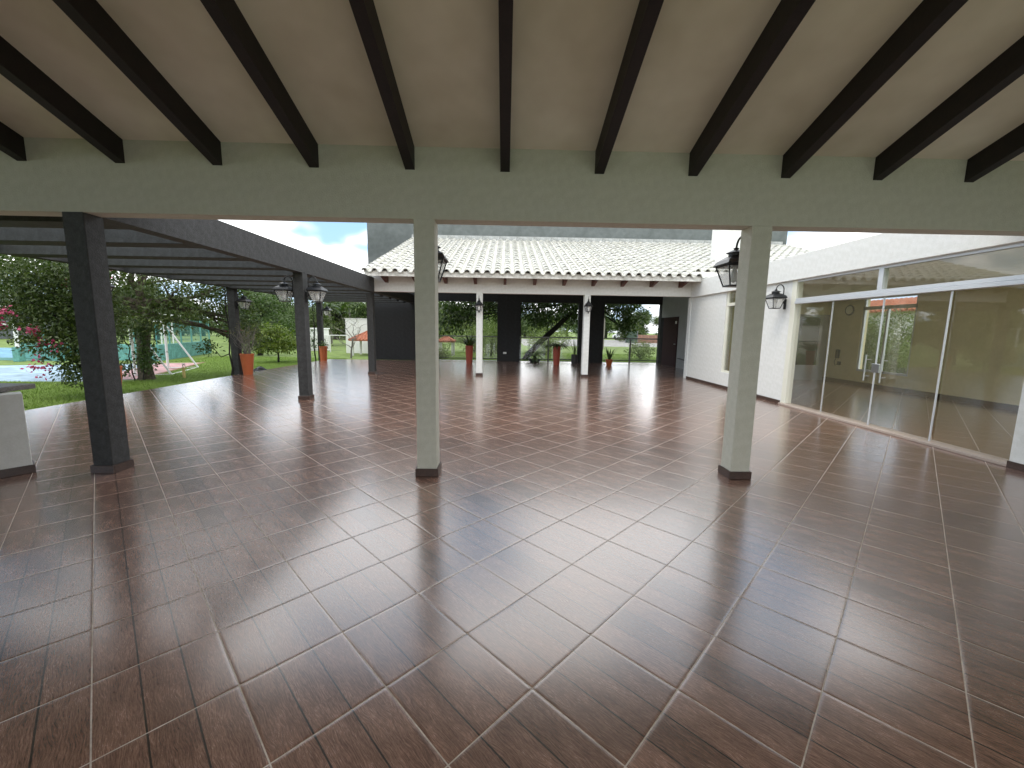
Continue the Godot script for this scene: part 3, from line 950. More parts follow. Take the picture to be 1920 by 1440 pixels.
# ---------------------------------------------------------------- plants
func leaves(mb: MB, blobs: Array, size: float, r: RandomNumberGenerator, lo: Color, hi: Color, shape := 0.42, droop := 0.25) -> void:
	# blobs: [centre, radii, sprigs]
	for bl in blobs:
		var c0: Vector3 = bl[0]
		var rd: Vector3 = bl[1]
		for k in int(bl[2]):
			var d := Vector3(r.randfn(), r.randfn(), r.randfn()).normalized()
			var p := c0 + d * rd * pow(r.randf(), 0.42)
			var tone := r.randf()
			for j in 5:
				var q := p + Vector3(r.randfn(), r.randfn(), r.randfn()) * size * 0.75
				var ax := (d * 0.5 + Vector3(r.randfn(), r.randfn() - droop * 1.6, r.randfn()) * 0.7).normalized()
				var sd := ax.cross(Vector3(r.randfn(), r.randfn() + 1.2, r.randfn())).normalized()
				var L := size * r.randf_range(0.7, 1.35)
				var nn := sd.cross(ax).normalized()
				var tip := q + ax * L - nn * L * 0.12
				var ml := q + ax * L * 0.45 + sd * L * shape * 0.5
				var mr := q + ax * L * 0.45 - sd * L * shape * 0.5
				mb.col = lo.lerp(hi, clampf(tone * 0.6 + r.randf() * 0.4, 0, 1))
				mb.vert(q, -nn)
				mb.vert(ml, -nn)
				mb.vert(tip, -nn)
				mb.vert(q, -nn)
				mb.vert(tip, -nn)
				mb.vert(mr, -nn)

func limb(mb: MB, a: Vector3, b: Vector3, ra: float, rb: float, r: RandomNumberGenerator, wob := 0.12, seg := 6) -> void:
	var path := []
	var rad := []
	var L := (b - a).length()
	for i in seg + 1:
		var t := float(i) / seg
		var p := a.lerp(b, t)
		if i > 0 and i < seg:
			p += Vector3(r.randfn(), r.randfn() * 0.5, r.randfn()) * L * wob * 0.3
		path.append(p)
		rad.append(lerpf(ra, rb, t))
	mb.tube(path, rad, 8)

func tree(called: String, label: String, group: String, at: Vector3, trunk: Array, trunk_r: Array, blobs: Array, size: float, lo: Color, hi: Color, sd: int, bark := "bark", petals := [], shape := 0.42) -> Node3D:
	var r := RandomNumberGenerator.new()
	r.seed = sd
	var o := thing(called, label, "tree", at, 0.0, group)
	var mb := MB.new()
	mb.tube(trunk, trunk_r, 10)
	var top: Vector3 = trunk[trunk.size() - 1]
	var mid: Vector3 = trunk[maxi(trunk.size() - 2, 0)]
	for i in blobs.size():
		var c: Vector3 = blobs[i][0]
		var from := top if i % 2 == 0 else mid.lerp(top, 0.5)
		limb(mb, from, c, trunk_r[trunk_r.size() - 1] * 0.75, 0.02, r)
		for k in 3:
			var e: Vector3 = c + Vector3(r.randfn(), r.randfn() * 0.6, r.randfn()).normalized() * blobs[i][1] * 0.8
			limb(mb, from.lerp(c, 0.6), e, trunk_r[trunk_r.size() - 1] * 0.35, 0.008, r, 0.1, 4)
	put(o, "trunk", mb.done(), M[bark])
	var lf := MB.new()
	leaves(lf, blobs, size, r, lo, hi, shape)
	put(o, "crown", lf.done(), M.leaf)
	if petals.size():
		var pt := MB.new()
		leaves(pt, petals, 0.055, r, Color(0.42, 0.03, 0.14), Color(0.66, 0.14, 0.25), 0.9, 0.0)
		put(o, "blossom", pt.done(), M.petal)
	return o

func frond_crown(mb: MB, n: int, L: float, r: RandomNumberGenerator, lo: Color, hi: Color, wide := 0.16, steep := 0.7) -> void:
	# arching fronds with leaflets, from the origin
	for k in n:
		var a := TAU * k / n + r.randf_range(-0.2, 0.2)
		var out := Vector3(cos(a), 0, sin(a))
		var el := r.randf_range(-0.1, steep)
		var p := Vector3.ZERO
		var dir := (out * cos(el) + Vector3.UP * sin(el)).normalized()
		var seg := 12
		for i in seg:
			var t := float(i) / seg
			var q := p + dir * L / seg
			var side := dir.cross(Vector3.UP).normalized()
			var lw := L * wide * sin(PI * clampf(t * 0.9 + 0.12, 0, 1))
			mb.col = lo.lerp(hi, r.randf())
			for s in [-1.0, 1.0]:
				for e in 2:
					var b0 := p.lerp(q, e * 0.5)
					var tip: Vector3 = b0 + side * s * lw + dir * lw * 0.6 - Vector3.UP * lw * 0.35
					var nn := Vector3.UP
					mb.tri(b0, b0 + dir * L / seg * 0.45, tip, nn)
			mb.tri(p - side * 0.012, p + side * 0.012, q, Vector3.UP)
			p = q
			dir = (dir - Vector3.UP * (0.10 + 0.10 * t)).normalized()

func palm(label: String, at: Vector3, h: float, L: float, sd: int) -> void:
	var r := RandomNumberGenerator.new()
	r.seed = sd
	var o := thing("palm_tree", label, "palm", at, 0.0, "palms in the distance")
	var mb := MB.new()
	mb.tube([Vector3.ZERO, Vector3(0.1, h * 0.5, 0), Vector3(0, h, 0.1)], [0.2, 0.15, 0.13], 8)
	put(o, "trunk", mb.done(), M.grey_bark)
	var f := MB.new()
	f.xf = Transform3D(Basis.IDENTITY, Vector3(0, h, 0.1))
	frond_crown(f, 18, L, r, Color(0.035, 0.07, 0.02), Color(0.09, 0.13, 0.04), 0.2, 1.1)
	put(o, "fronds", f.done(), M.leaf)

func tall_pot(called: String, label: String, at: Vector3, h: float, rt: float, rb: float, m: Material) -> Node3D:
	var o := thing(called, label, "pot", at, 0.0, "tall tapered orange pots")
	var mb := MB.new()
	mb.lathe([Vector2(0.0, 0.0), Vector2(rb, 0.0), Vector2(rb * 1.02, 0.02), Vector2(rt * 0.96, h - 0.05), Vector2(rt, h - 0.045), Vector2(rt, h), Vector2(rt - 0.02, h), Vector2(rt - 0.03, h - 0.06)], 24)
	put(o, "vessel", mb.done(), m)
	var s := MB.new()
	s.lathe([Vector2(rt - 0.028, h - 0.06), Vector2(0.0, h - 0.05)], 16)
	put(o, "soil", s.done(), M.soil)
	return o

func strap_plant(called: String, label: String, at: Vector3, n: int, L: float, w: float, spread: float, sd: int, lo: Color, hi: Color) -> void:
	var r := RandomNumberGenerator.new()
	r.seed = sd
	var o := thing(called, label, "plant", at)
	for k in n:
		var a := TAU * k / n + r.randf_range(-0.3, 0.3)
		var out := Vector3(cos(a), 0, sin(a))
		var dir := (out * spread * r.randf_range(0.4, 1.1) + Vector3.UP).normalized()
		var side := out.cross(Vector3.UP)
		var p := out * 0.03 - Vector3.UP * 0.01
		var ll := L * r.randf_range(0.65, 1.1)
		var mb := MB.new()
		mb.col = lo.lerp(hi, r.randf())
		var seg := 7
		for i in seg:
			var t0 := float(i) / seg
			var t1 := float(i + 1) / seg
			var q := p + dir * ll / seg
			var w0 := w * (0.5 + 0.5 * sin(PI * minf(t0 + 0.15, 1.0))) * (1.0 - pow(t0, 4))
			var w1 := w * (0.5 + 0.5 * sin(PI * minf(t1 + 0.15, 1.0))) * (1.0 - pow(t1, 4))
			var nn := side.cross(dir).normalized()
			if nn.y < 0.0:
				nn = -nn
			var dip := nn * -0.25
			mb.quadn([p - side * w0, p + dip * w0, q + dip * w1, q - side * w1], [nn, nn, nn, nn])
			mb.quadn([p + dip * w0, p + side * w0, q + side * w1, q + dip * w1], [nn, nn, nn, nn])
			p = q
			dir = (dir - Vector3.UP * spread * 0.16 + out * spread * 0.06).normalized()
		put(o, "leaf_blade", mb.done(), M.leaf)

func make_plants() -> void:
	var dk := Color(0.036, 0.064, 0.018)
	var md := Color(0.105, 0.16, 0.04)
	var lt := Color(0.13, 0.18, 0.045)
	# flowering tree with the stout trunk
	var b1 := []
	for q in [[-3.6, 3.0, 0.6, 1.3, 0.9], [-2.2, 3.5, 0.2, 1.3, 1.0], [-0.9, 2.6, 0.4, 1.2, 0.8], [0.2, 3.4, 0.0, 1.4, 1.0], [1.2, 2.5, -0.4, 1.1, 0.8], [1.6, 2.9, -1.4, 1.0, 0.8], [1.7, 1.9, -1.9, 0.75, 0.7], [0.6, 1.8, 0.4, 0.9, 0.5], [-1.6, 1.7, -0.4, 0.9, 0.5], [1.9, 1.3, -2.0, 0.5, 0.5], [-0.4, 4.4, 0.0, 2.2, 0.9], [-3.0, 2.1, 0.2, 0.9, 0.6]]:
		b1.append([Vector3(q[0], q[1], q[2]), Vector3(q[3], q[4], q[3]), 330 * q[3] * q[4] + 80])
	tree("flowering_tree", "dark leafy tree with stout trunk and pink blossom beside blue court", "", Vector3(-10.85, -0.15, -12.4), [Vector3(0, -0.1, 0), Vector3(0.02, 0.12, 0), Vector3(0.0, 0.6, 0.02), Vector3(0.04, 1.2, 0.0), Vector3(0.10, 1.75, -0.02), Vector3(0.12, 2.3, 0)], [0.27, 0.20, 0.165, 0.16, 0.19, 0.15], b1, 0.105, dk, Color(0.14, 0.175, 0.045), 301, "bark",
		[[Vector3(-0.55, 2.75, 1.3), Vector3(0.22, 0.2, 0.2), 22], [Vector3(0.0, 2.35, 1.2), Vector3(0.14, 0.14, 0.14), 14], [Vector3(1.8, 1.5, -1.4), Vector3(0.3, 0.2, 0.2), 6], [Vector3(0.3, 3.1, 1.2), Vector3(0.4, 0.2, 0.3), 9], [Vector3(-1.6, 1.3, 0.4), Vector3(0.4, 0.3, 0.3), 10]])
	# tufts at the foot of the trunk
	var fr := RandomNumberGenerator.new()
	fr.seed = 9
	var sh := thing("climbing_plant", "leafy climber clinging to the lower trunk of the flowering tree", "plant", Vector3(-10.85, -0.15, -12.2))
	var cm := MB.new()
	leaves(cm, [[Vector3(-0.45, 0.35, 0.1), Vector3(0.25, 0.3, 0.2), 60], [Vector3(0.38, 0.75, 0.1), Vector3(0.3, 0.45, 0.2), 110], [Vector3(-0.42, 1.3, 0.0), Vector3(0.16, 0.3, 0.2), 26], [Vector3(0.3, 1.5, 0.2), Vector3(0.3, 0.3, 0.2), 60]], 0.10, fr, dk, md)
	put(sh, "foliage", cm.done(), M.leaf)
	var cs := MB.new()
	limb(cs, Vector3(-0.1, 0.0, 0.05), Vector3(-0.35, 1.5, 0.05), 0.02, 0.01, fr)
	limb(cs, Vector3(0.12, 0.0, 0.05), Vector3(0.38, 1.6, 0.1), 0.02, 0.01, fr)
	put(sh, "stem", cs.done(), M.dark_bark)
	# bougainvillea by the nearest column
	var b2 := []
	for q in [[0.1, 2.2, 0.0, 0.9, 0.8], [-0.8, 2.3, 0.2, 0.85, 0.75], [-0.2, 1.5, 0.2, 0.75, 0.6], [0.5, 1.2, 0.2, 0.55, 0.55], [0.3, 0.65, 0.1, 0.5, 0.35], [-0.1, 2.9, 0.0, 1.2, 0.7], [0.6, 1.9, 0.0, 0.6, 0.6]]:
		b2.append([Vector3(q[0], q[1], q[2]), Vector3(q[3], q[4], q[3] * 0.8), 760 * q[3] * q[4] + 100])
	tree("bougainvillea", "bougainvillea with magenta blossom between the nearest charcoal column and court", "", Vector3(-9.75, -0.15, -9.35), [Vector3(0.35, -0.1, 0), Vector3(0.30, 0.3, 0), Vector3(0.15, 0.8, 0.05), Vector3(0.05, 1.4, 0.1), Vector3(0, 2.0, 0)], [0.05, 0.045, 0.04, 0.035, 0.03], b2, 0.085, dk, Color(0.11, 0.145, 0.035), 302, "dark_bark",
		[[Vector3(-1.2, 1.85, 0.7), Vector3(0.2, 0.1, 0.2), 22], [Vector3(-0.66, 1.66, 0.75), Vector3(0.09, 0.09, 0.1), 12], [Vector3(-0.4, 1.9, 0.8), Vector3(0.07, 0.06, 0.1), 6], [Vector3(0.0, 1.5, 0.75), Vector3(0.12, 0.1, 0.1), 9], [Vector3(-0.15, 0.8, 0.6), Vector3(0.16, 0.25, 0.12), 14], [Vector3(-0.75, 2.0, 0.8), Vector3(0.08, 0.08, 0.1), 10], [Vector3(0.1, 1.25, 0.6), Vector3(0.3, 0.2, 0.12), 9]])
	# lemon-green tree on the lawn
	tree("citrus_tree", "small round yellow-green tree standing alone on the lawn", "", Vector3(-10.5, -0.15, -19.0), [Vector3(0, -0.1, 0), Vector3(0.02, 0.3, 0), Vector3(0, 0.6, 0)], [0.05, 0.04, 0.035],
		[[Vector3(0, 1.0, 0), Vector3(0.95, 0.55, 0.9), 420], [Vector3(-0.2, 1.4, 0.2), Vector3(0.6, 0.4, 0.6), 220], [Vector3(0.5, 0.85, 0.3), Vector3(0.45, 0.35, 0.4), 110], [Vector3(-0.55, 0.8, 0.3), Vector3(0.45, 0.3, 0.4), 110]], 0.12, Color(0.08, 0.13, 0.02), Color(0.24, 0.29, 0.04), 303, "dark_bark")
	# dark trees behind it
	var n0 := ["broad dark tree behind the round citrus tree", "dark tree behind the vine-grown pergola column"]
	var i := 0
	for q in [[-14.0, -23.5, 3.4, 1.0], [-17.5, -31.0, 4.2, 1.25]]:
		var bl := []
		for e in [[0, 0.62, 0, 0.42, 0.24], [-0.35, 0.5, 0.1, 0.3, 0.18], [0.35, 0.5, 0.1, 0.32, 0.2], [0.1, 0.85, 0, 0.3, 0.16], [-0.1, 0.38, 0.2, 0.3, 0.12]]:
			var s: float = q[2]
			bl.append([Vector3(e[0], e[1], e[2]) * s, Vector3(e[3], e[4], e[3]) * s, 360 * q[3]])
		tree("garden_tree", n0[i], "dark trees beyond the lawn", Vector3(q[0], -0.15, q[1]), [Vector3(0, -0.1, 0), Vector3(0.1, 0.7, 0), Vector3(0, q[2] * 0.4, 0)], [0.16, 0.12, 0.1], bl, 0.15, dk, md, 310 + i, "dark_bark")
		i += 1
	# vine on the column
	var vn := thing("climbing_vine", "thin vine climbing the charcoal column beside the twiggy potted shrub", "vine", Vector3(-8.6, -0.15, -13.0))
	var vm := MB.new()
	vm.tube([Vector3(-0.05, 0, 0.08), Vector3(0.02, 0.35, 0.08), Vector3(-0.06, 0.8, 0.06), Vector3(-0.02, 1.5, 0.03), Vector3(-0.08, 2.2, 0.05), Vector3(-0.03, 2.9, 0.08)], [0.028, 0.025, 0.022, 0.02, 0.017, 0.012], 7)
	vm.tube([Vector3(-0.06, 0.8, 0.06), Vector3(-0.3, 0.7, 0.1), Vector3(-0.5, 0.95, 0.1), Vector3(-0.75, 1.0, 0.12)], [0.015, 0.013, 0.01, 0.006], 6)
	put(vn, "stem", vm.done(), M.dark_bark)
	var vl := MB.new()
	leaves(vl, [[Vector3(-0.35, 2.4, -0.1), Vector3(0.2, 0.5, 0.2), 30], [Vector3(-0.7, 1.05, 0.1), Vector3(0.35, 0.2, 0.2), 45]], 0.09, fr, dk, md)
	put(vn, "foliage", vl.done(), M.leaf)
	var vn2 := thing("climbing_vine", "vine wound round the farthest garden column", "vine", Vector3(-8.7, -0.15, -18.9))
	var vm2 := MB.new()
	vm2.tube([Vector3(0.0, 0, 0.05), Vector3(-0.05, 0.8, 0.08), Vector3(0.0, 1.6, 0.05), Vector3(-0.05, 2.8, 0.06)], [0.03, 0.03, 0.025, 0.02], 7)
	put(vn2, "stem", vm2.done(), M.dark_bark)
	var vl2 := MB.new()
	leaves(vl2, [[Vector3(-0.1, 2.2, 0.1), Vector3(0.22, 0.7, 0.2), 60], [Vector3(-0.1, 1.0, 0.1), Vector3(0.12, 0.7, 0.12), 40]], 0.09, fr, dk, md)
	put(vn2, "foliage", vl2.done(), M.leaf)

	# pots along the terrace edge
	tall_pot("tall_pot", "orange pot mostly hidden behind the nearest charcoal column", Vector3(-8.2, 0, -8.55), 0.66, 0.19, 0.13, M.orange_pot)
	tall_pot("tall_pot", "orange pot with twiggy shrub beside the vine-grown column", Vector3(-8.16, 0, -13.0), 0.66, 0.20, 0.13, M.orange_pot)
	tall_pot("tall_pot", "orange pot beside the farthest garden column", Vector3(-8.30, 0, -18.75), 0.66, 0.18, 0.14, M.orange_pot)
	var tw := thing("potted_shrub", "bare twiggy shrub growing from the orange pot", "plant", Vector3(-8.16, 0.60, -13.0))
	var tm := MB.new()
	for k in 34:
		var a := fr.randf() * TAU
		var sp := fr.randf_range(0.1, 0.5)
		var e := Vector3(cos(a) * sp, fr.randf_range(0.5, 1.0), sin(a) * sp)
		limb(tm, Vector3(cos(a) * 0.03, 0, sin(a) * 0.03), e, 0.007, 0.002, fr, 0.2, 4)
		limb(tm, e * 0.6, e * 0.6 + Vector3(fr.randfn() * 0.15, 0.3, fr.randfn() * 0.15), 0.004, 0.0015, fr, 0.2, 3)
	put(tw, "twigs", tm.done(), M.grey_bark)
	var tl := MB.new()
	leaves(tl, [[Vector3(0, 0.7, 0), Vector3(0.45, 0.4, 0.45), 60]], 0.045, fr, Color(0.10, 0.10, 0.03), Color(0.22, 0.20, 0.08))
	put(tw, "foliage", tl.done(), M.leaf)
	var sp2 := thing("potted_plant", "low green plant in the pot by the farthest garden column", "plant", Vector3(-8.30, 0.60, -18.75))
	var sm := MB.new()
	leaves(sm, [[Vector3(0, 0.12, 0), Vector3(0.14, 0.12, 0.14), 26]], 0.1, fr, dk, md)
	put(sp2, "foliage", sm.done(), M.leaf)

	# veranda pots
	tall_pot("tall_pot", "red-orange pot with spiky plant left of the white veranda column", Vector3(-1.62, 0, -18.45), 0.80, 0.185, 0.135, M.red_pot)
	tall_pot("tall_pot", "red-orange pot before the leaning trunk on the veranda", Vector3(2.31, 0, -18.25), 0.84, 0.185, 0.135, M.red_pot)
	strap_plant("spiky_plant", "dark spiky plant in the pot left of the white veranda column", Vector3(-1.62, 0.74, -18.45), 46, 1.0, 0.036, 1.1, 41, dk, md)
	strap_plant("spiky_plant", "drooping dark plant in the pot before the leaning trunk", Vector3(2.31, 0.78, -18.25), 46, 0.95, 0.04, 1.7, 42, dk, md)
	var lp := thing("small_pot", "small orange pot with snake plant at the veranda edge", "pot", Vector3(4.73, 0, -18.4))
	var lm := MB.new()
	lm.lathe([Vector2(0.0, 0.0), Vector2(0.11, 0.0), Vector2(0.16, 0.22), Vector2(0.175, 0.22), Vector2(0.175, 0.27), Vector2(0.15, 0.27), Vector2(0.14, 0.23), Vector2(0.0, 0.235)], 20)
	put(lp, "vessel", lm.done(), M.orange_pot)
	strap_plant("snake_plant", "upright snake plant in the small orange pot", Vector3(4.73, 0.235, -18.4), 13, 0.72, 0.036, 0.45, 43, dk, Color(0.09, 0.13, 0.05))
	var kp := thing("dark_pot", "dark cylindrical pot beside the second white veranda column", "pot", Vector3(3.28, 0, -19.2))
	var km := MB.new()
	km.lathe([Vector2(0.0, 0.0), Vector2(0.14, 0.0), Vector2(0.155, 0.1), Vector2(0.15, 0.42), Vector2(0.125, 0.42), Vector2(0.12, 0.37), Vector2(0.0, 0.375)], 20)
	put(kp, "vessel", km.done(), M.dark_pot)
	strap_plant("slender_plant", "slender upright plant in the dark cylindrical pot", Vector3(3.28, 0.37, -19.2), 9, 0.9, 0.02, 0.25, 44, md, lt)
	var bp := thing("bowl_pot", "low dark bowl with cycad leaves by the veranda glass", "pot", Vector3(1.42, 0, -19.5))
	var bm := MB.new()
	bm.lathe([Vector2(0.0, 0.0), Vector2(0.2, 0.0), Vector2(0.3, 0.10), Vector2(0.29, 0.12), Vector2(0.26, 0.09), Vector2(0.0, 0.09)], 20)
	put(bp, "vessel", bm.done(), M.dark_pot)
	var cy := thing("cycad", "cycad with feathered leaves in the low dark bowl", "plant", Vector3(1.42, 0.09, -19.5))
	var cy_s := MB.new()
	cy_s.lathe([Vector2(0.07, 0.0), Vector2(0.08, 0.12), Vector2(0.05, 0.2), Vector2(0.0, 0.22)], 10)
	put(cy, "stem", cy_s.done(), M.dark_bark)
	var cf := MB.new()
	cf.xf = Transform3D(Basis.IDENTITY, Vector3(0, 0.2, 0))
	frond_crown(cf, 20, 0.75, fr, dk, md, 0.17, 0.9)
	put(cy, "fronds", cf.done(), M.leaf)

	# the big leaning tree behind the veranda
	var b3 := []
	for q in [[3.6, 3.6, 0, 1.7, 1.0], [1.8, 3.3, 0.4, 1.3, 0.8], [0.2, 3.0, 0.2, 1.2, 0.9], [-1.6, 3.2, 0.0, 1.4, 1.0], [-3.4, 3.0, 0.2, 1.3, 1.1], [-4.2, 2.3, 0.3, 1.0, 0.8], [5.0, 3.1, 0.6, 0.9, 0.7], [5.7, 2.6, 0.7, 0.7, 0.6], [1.0, 2.3, -0.4, 0.9, 0.5], [-0.8, 4.2, -0.5, 2.6, 0.9], [2.6, 2.7, -0.3, 0.8, 0.5], [5.3, 1.9, 0.7, 0.45, 0.3]]:
		b3.append([Vector3(q[0], q[1], q[2]), Vector3(q[3], q[4], q[3] * 0.8), 190 * q[3] * q[4] + 50])
	tree("leaning_tree", "large dark tree with a leaning trunk close behind the veranda", "", Vector3(1.2, -0.15, -23.0), [Vector3(-0.1, -0.1, 0), Vector3(0.1, 0.3, 0), Vector3(0.75, 1.0, 0), Vector3(1.6, 1.8, 0), Vector3(2.6, 2.8, 0), Vector3(3.4, 3.8, 0)], [0.22, 0.18, 0.16, 0.15, 0.13, 0.1], b3, 0.21, Color(0.02, 0.04, 0.01), Color(0.085, 0.13, 0.03), 320, "dark_bark", [], 0.36)
	var tk := thing("slim_tree", "slim dark trunk rising beside the black pillar", "tree", Vector3(0.75, -0.15, -22.3))
	var tkm := MB.new()
	tkm.tube([Vector3(0, -0.05, 0), Vector3(0.05, 1.2, 0), Vector3(0.0, 2.4, 0), Vector3(0.12, 4.0, 0)], [0.11, 0.09, 0.08, 0.06], 8)
	put(tk, "trunk", tkm.done(), M.dark_bark)
	var tkl := MB.new()
	leaves(tkl, [[Vector3(0.1, 3.8, 0), Vector3(1.2, 0.7, 1.0), 120]], 0.2, fr, dk, md, 0.36)
	put(tk, "crown", tkl.done(), M.leaf)
	# lighter shrubs further back
	i = 0
	var sn := ["light green shrub behind the glass on the veranda's far side", "feathery grey-green shrub left behind the veranda glass", "yellow-green shrub behind the leaning trunk", "pale shrub beside the lawn below the brick wall", "leafy shrub between the pots behind the glass", "tall yellow-green bush behind the small pavilion", "broad bright bush behind the leaning trunk", "bright bush beyond the spiky potted plant", "high bush filling the gap left of the black pillar"]
	for q in [[8.2, -24.5, 0.95, 1.1, 0.16], [-3.6, -22.0, 0.55, 0.9, 0.1], [2.6, -27.0, 1.2, 1.5, 0.1], [6.6, -31.0, 0.7, 1.0, 0.1], [-0.9, -25.5, 1.6, 1.3, 0.1], [-5.0, -31.0, 2.6, 2.4, 0.1], [3.4, -31.5, 2.2, 2.2, 0.1], [-2.2, -29.0, 2.0, 1.8, 0.1], [-0.6, -30.0, 3.0, 1.7, 0.1]]:
		var o := thing("garden_shrub", sn[i], "shrub", Vector3(q[0], -0.15, q[1]), 0.0, "shrubs behind the veranda")
		var stm := MB.new()
		for k in 6:
			limb(stm, Vector3.ZERO, Vector3(fr.randfn() * 0.3, q[2] * 0.8, fr.randfn() * 0.3), 0.025, 0.008, fr, 0.15, 4)
		put(o, "stem", stm.done(), M.dark_bark)
		var m := MB.new()
		leaves(m, [[Vector3(0, q[2] * 0.6, 0), Vector3(q[3] * 0.8, q[2] * 0.6, q[3] * 0.8), 260 * q[2] * q[3] + 120]], 0.095, fr, Color(0.08, 0.12, 0.025), Color(0.21, 0.26, 0.06))
		put(o, "foliage", m.done(), M.leaf)
		i += 1
	# bare tree before the white garden wall
	var bt := thing("bare_tree", "leafless young tree in front of the white garden wall", "tree", Vector3(-8.35, -0.15, -22.2))
	var br := RandomNumberGenerator.new()
	br.seed = 66
	var bmm := MB.new()
	bmm.tube([Vector3(0, -0.05, 0), Vector3(0.02, 0.4, 0), Vector3(0.12, 0.95, 0)], [0.055, 0.045, 0.035], 7)
	for q in [[-0.75, 1.7, 0.1], [-0.35, 2.3, 0.2], [0.35, 2.2, -0.1], [0.7, 1.8, 0.1], [-0.9, 1.2, 0.0], [0.55, 1.4, 0.2]]:
		var e := Vector3(q[0], q[1], q[2])
		var s := Vector3(0.05, 0.55, 0) if q[1] < 1.5 else Vector3(0.12, 0.95, 0)
		limb(bmm, s, e, 0.024, 0.006, br, 0.15, 6)
		for k in 5:
			var t := br.randf_range(0.45, 0.95)
			limb(bmm, s.lerp(e, t), s.lerp(e, t) + Vector3(br.randfn() * 0.25, br.randf_range(0.05, 0.4), br.randfn() * 0.2), 0.009, 0.003, br, 0.2, 4)
	put(bt, "branches", bmm.done(), M.grey_bark)
	var btl := MB.new()
	leaves(btl, [[Vector3(0, 1.7, 0), Vector3(0.9, 0.6, 0.4), 24]], 0.05, br, Color(0.2, 0.19, 0.12), Color(0.3, 0.28, 0.2))
	put(bt, "sparse_leaves", btl.done(), M.leaf)

	# distant belt of trees
	var rr := RandomNumberGenerator.new()
	rr.seed = 400
	var protos := []
	for k in 3:
		var bl := []
		for e in 9:
			bl.append([Vector3(rr.randf_range(-1.9, 1.9), rr.randf_range(0.7, 4.4), rr.randf_range(-1.5, 1.5)), Vector3(rr.randf_range(0.9, 1.6), rr.randf_range(0.7, 1.2), rr.randf_range(0.9, 1.5)), 150])
		var t := tree("distant_tree", "", "belt of trees beyond the gardens", Vector3.ZERO, [Vector3(0, -0.1, 0), Vector3(0.1, 1.2, 0), Vector3(0, 2.4, 0)], [0.25, 0.2, 0.15], bl, 0.28, [dk, Color(0.03, 0.06, 0.02), Color(0.05, 0.085, 0.025)][k], [md, lt, Color(0.16, 0.19, 0.06)][k], 410 + k, "dark_bark")
		protos.append(t)
	var spots := [
		[-17.0, -36, 0.85, 2, "pale tree between the two far palms"], [-23, -38, 1.0, 0, "dark distant tree behind the citrus tree"], [-21.5, -60, 1.0, 1, "light tree above the wire fence"],
		[-12.5, -40, 0.95, 1, "light green tree above the white garden wall"], [19.0, -64, 0.75, 2, "pale tree over the brick wall"]]
	var common := "leafy tree in the far belt beyond the gardens"
	for k in 46:
		var az := lerpf(-1.02, 0.62, k / 45.0) + rr.randf_range(-0.015, 0.015)
		var dist := rr.randf_range(58.0, 95.0) if az < 0.1 else rr.randf_range(95.0, 120.0)
		spots.append([sin(az) * dist, -cos(az) * dist, rr.randf_range(1.0, 1.55), rr.randi() % 3, common])
	var first := [true, true, true]
	for q in spots:
		var src: Node3D = protos[q[3]]
		var t := src
		if first[q[3]]:
			first[q[3]] = false
		else:
			t = src.duplicate()
			t.name = numbered("distant_tree")
			add_child(t)
		t.set_meta("label", q[4])
		t.position = Vector3(q[0], -0.15, q[1])
		t.rotation.y = rr.randf() * TAU
		t.scale = Vector3.ONE * q[2]
	palm("tall palm left of the white garden wall", Vector3(-17.4, -0.15, -41.0), 3.6, 1.6, 51)
	palm("palm rising above the white garden wall", Vector3(-15.0, -0.15, -40.0), 4.0, 1.6, 52)
	palm("slender palm seen through the rightmost veranda opening", Vector3(9.0, -0.15, -38.0), 4.3, 1.5, 53)
	palm("shorter palm beside the black pillar in the rightmost opening", Vector3(7.8, -0.15, -40.0), 4.6, 1.2, 54)
	# garden seen through the room's window
	for q in [[12.9, -14.6, 2.0, "bushy tree at the left of the room's rear window"], [13.0, -13.0, 1.3, "bright shrub low at the right of the room's rear window"], [14.8, -15.4, 2.3, "taller leafy bush deep in the room's rear window"], [15.0, -17.6, 2.3, "leafy bush at the far left edge of the room's rear window"]]:
		var o := thing("window_shrub", q[3], "shrub", Vector3(q[0], -0.15, q[1]), 0.0, "shrubs behind the room")
		var m := MB.new()
		leaves(m, [[Vector3(0, q[2] * 0.6, 0), Vector3(0.95, q[2] * 0.6, 0.95), 900]], 0.1, fr, Color(0.05, 0.09, 0.02), Color(0.15, 0.22, 0.045))
		put(o, "foliage", m.done(), M.leaf)
		var stm := MB.new()
		for k in 5:
			limb(stm, Vector3.ZERO, Vector3(fr.randfn() * 0.3, q[2] * 0.9, fr.randfn() * 0.3), 0.03, 0.008, fr, 0.15, 4)
		put(o, "stem", stm.done(), M.dark_bark)
	print("plants done")

func sheet(poly: Array, y: float) -> ArrayMesh:
	var mb := MB.new()
	var pp := PackedVector2Array(poly)
	var idx := Geometry2D.triangulate_polygon(pp)
	for i in range(0, idx.size(), 3):
		mb.tri(Vector3(pp[idx[i]].x, y, pp[idx[i]].y), Vector3(pp[idx[i + 1]].x, y, pp[idx[i + 1]].y), Vector3(pp[idx[i + 2]].x, y, pp[idx[i + 2]].y), Vector3.UP)
	return mb.done()

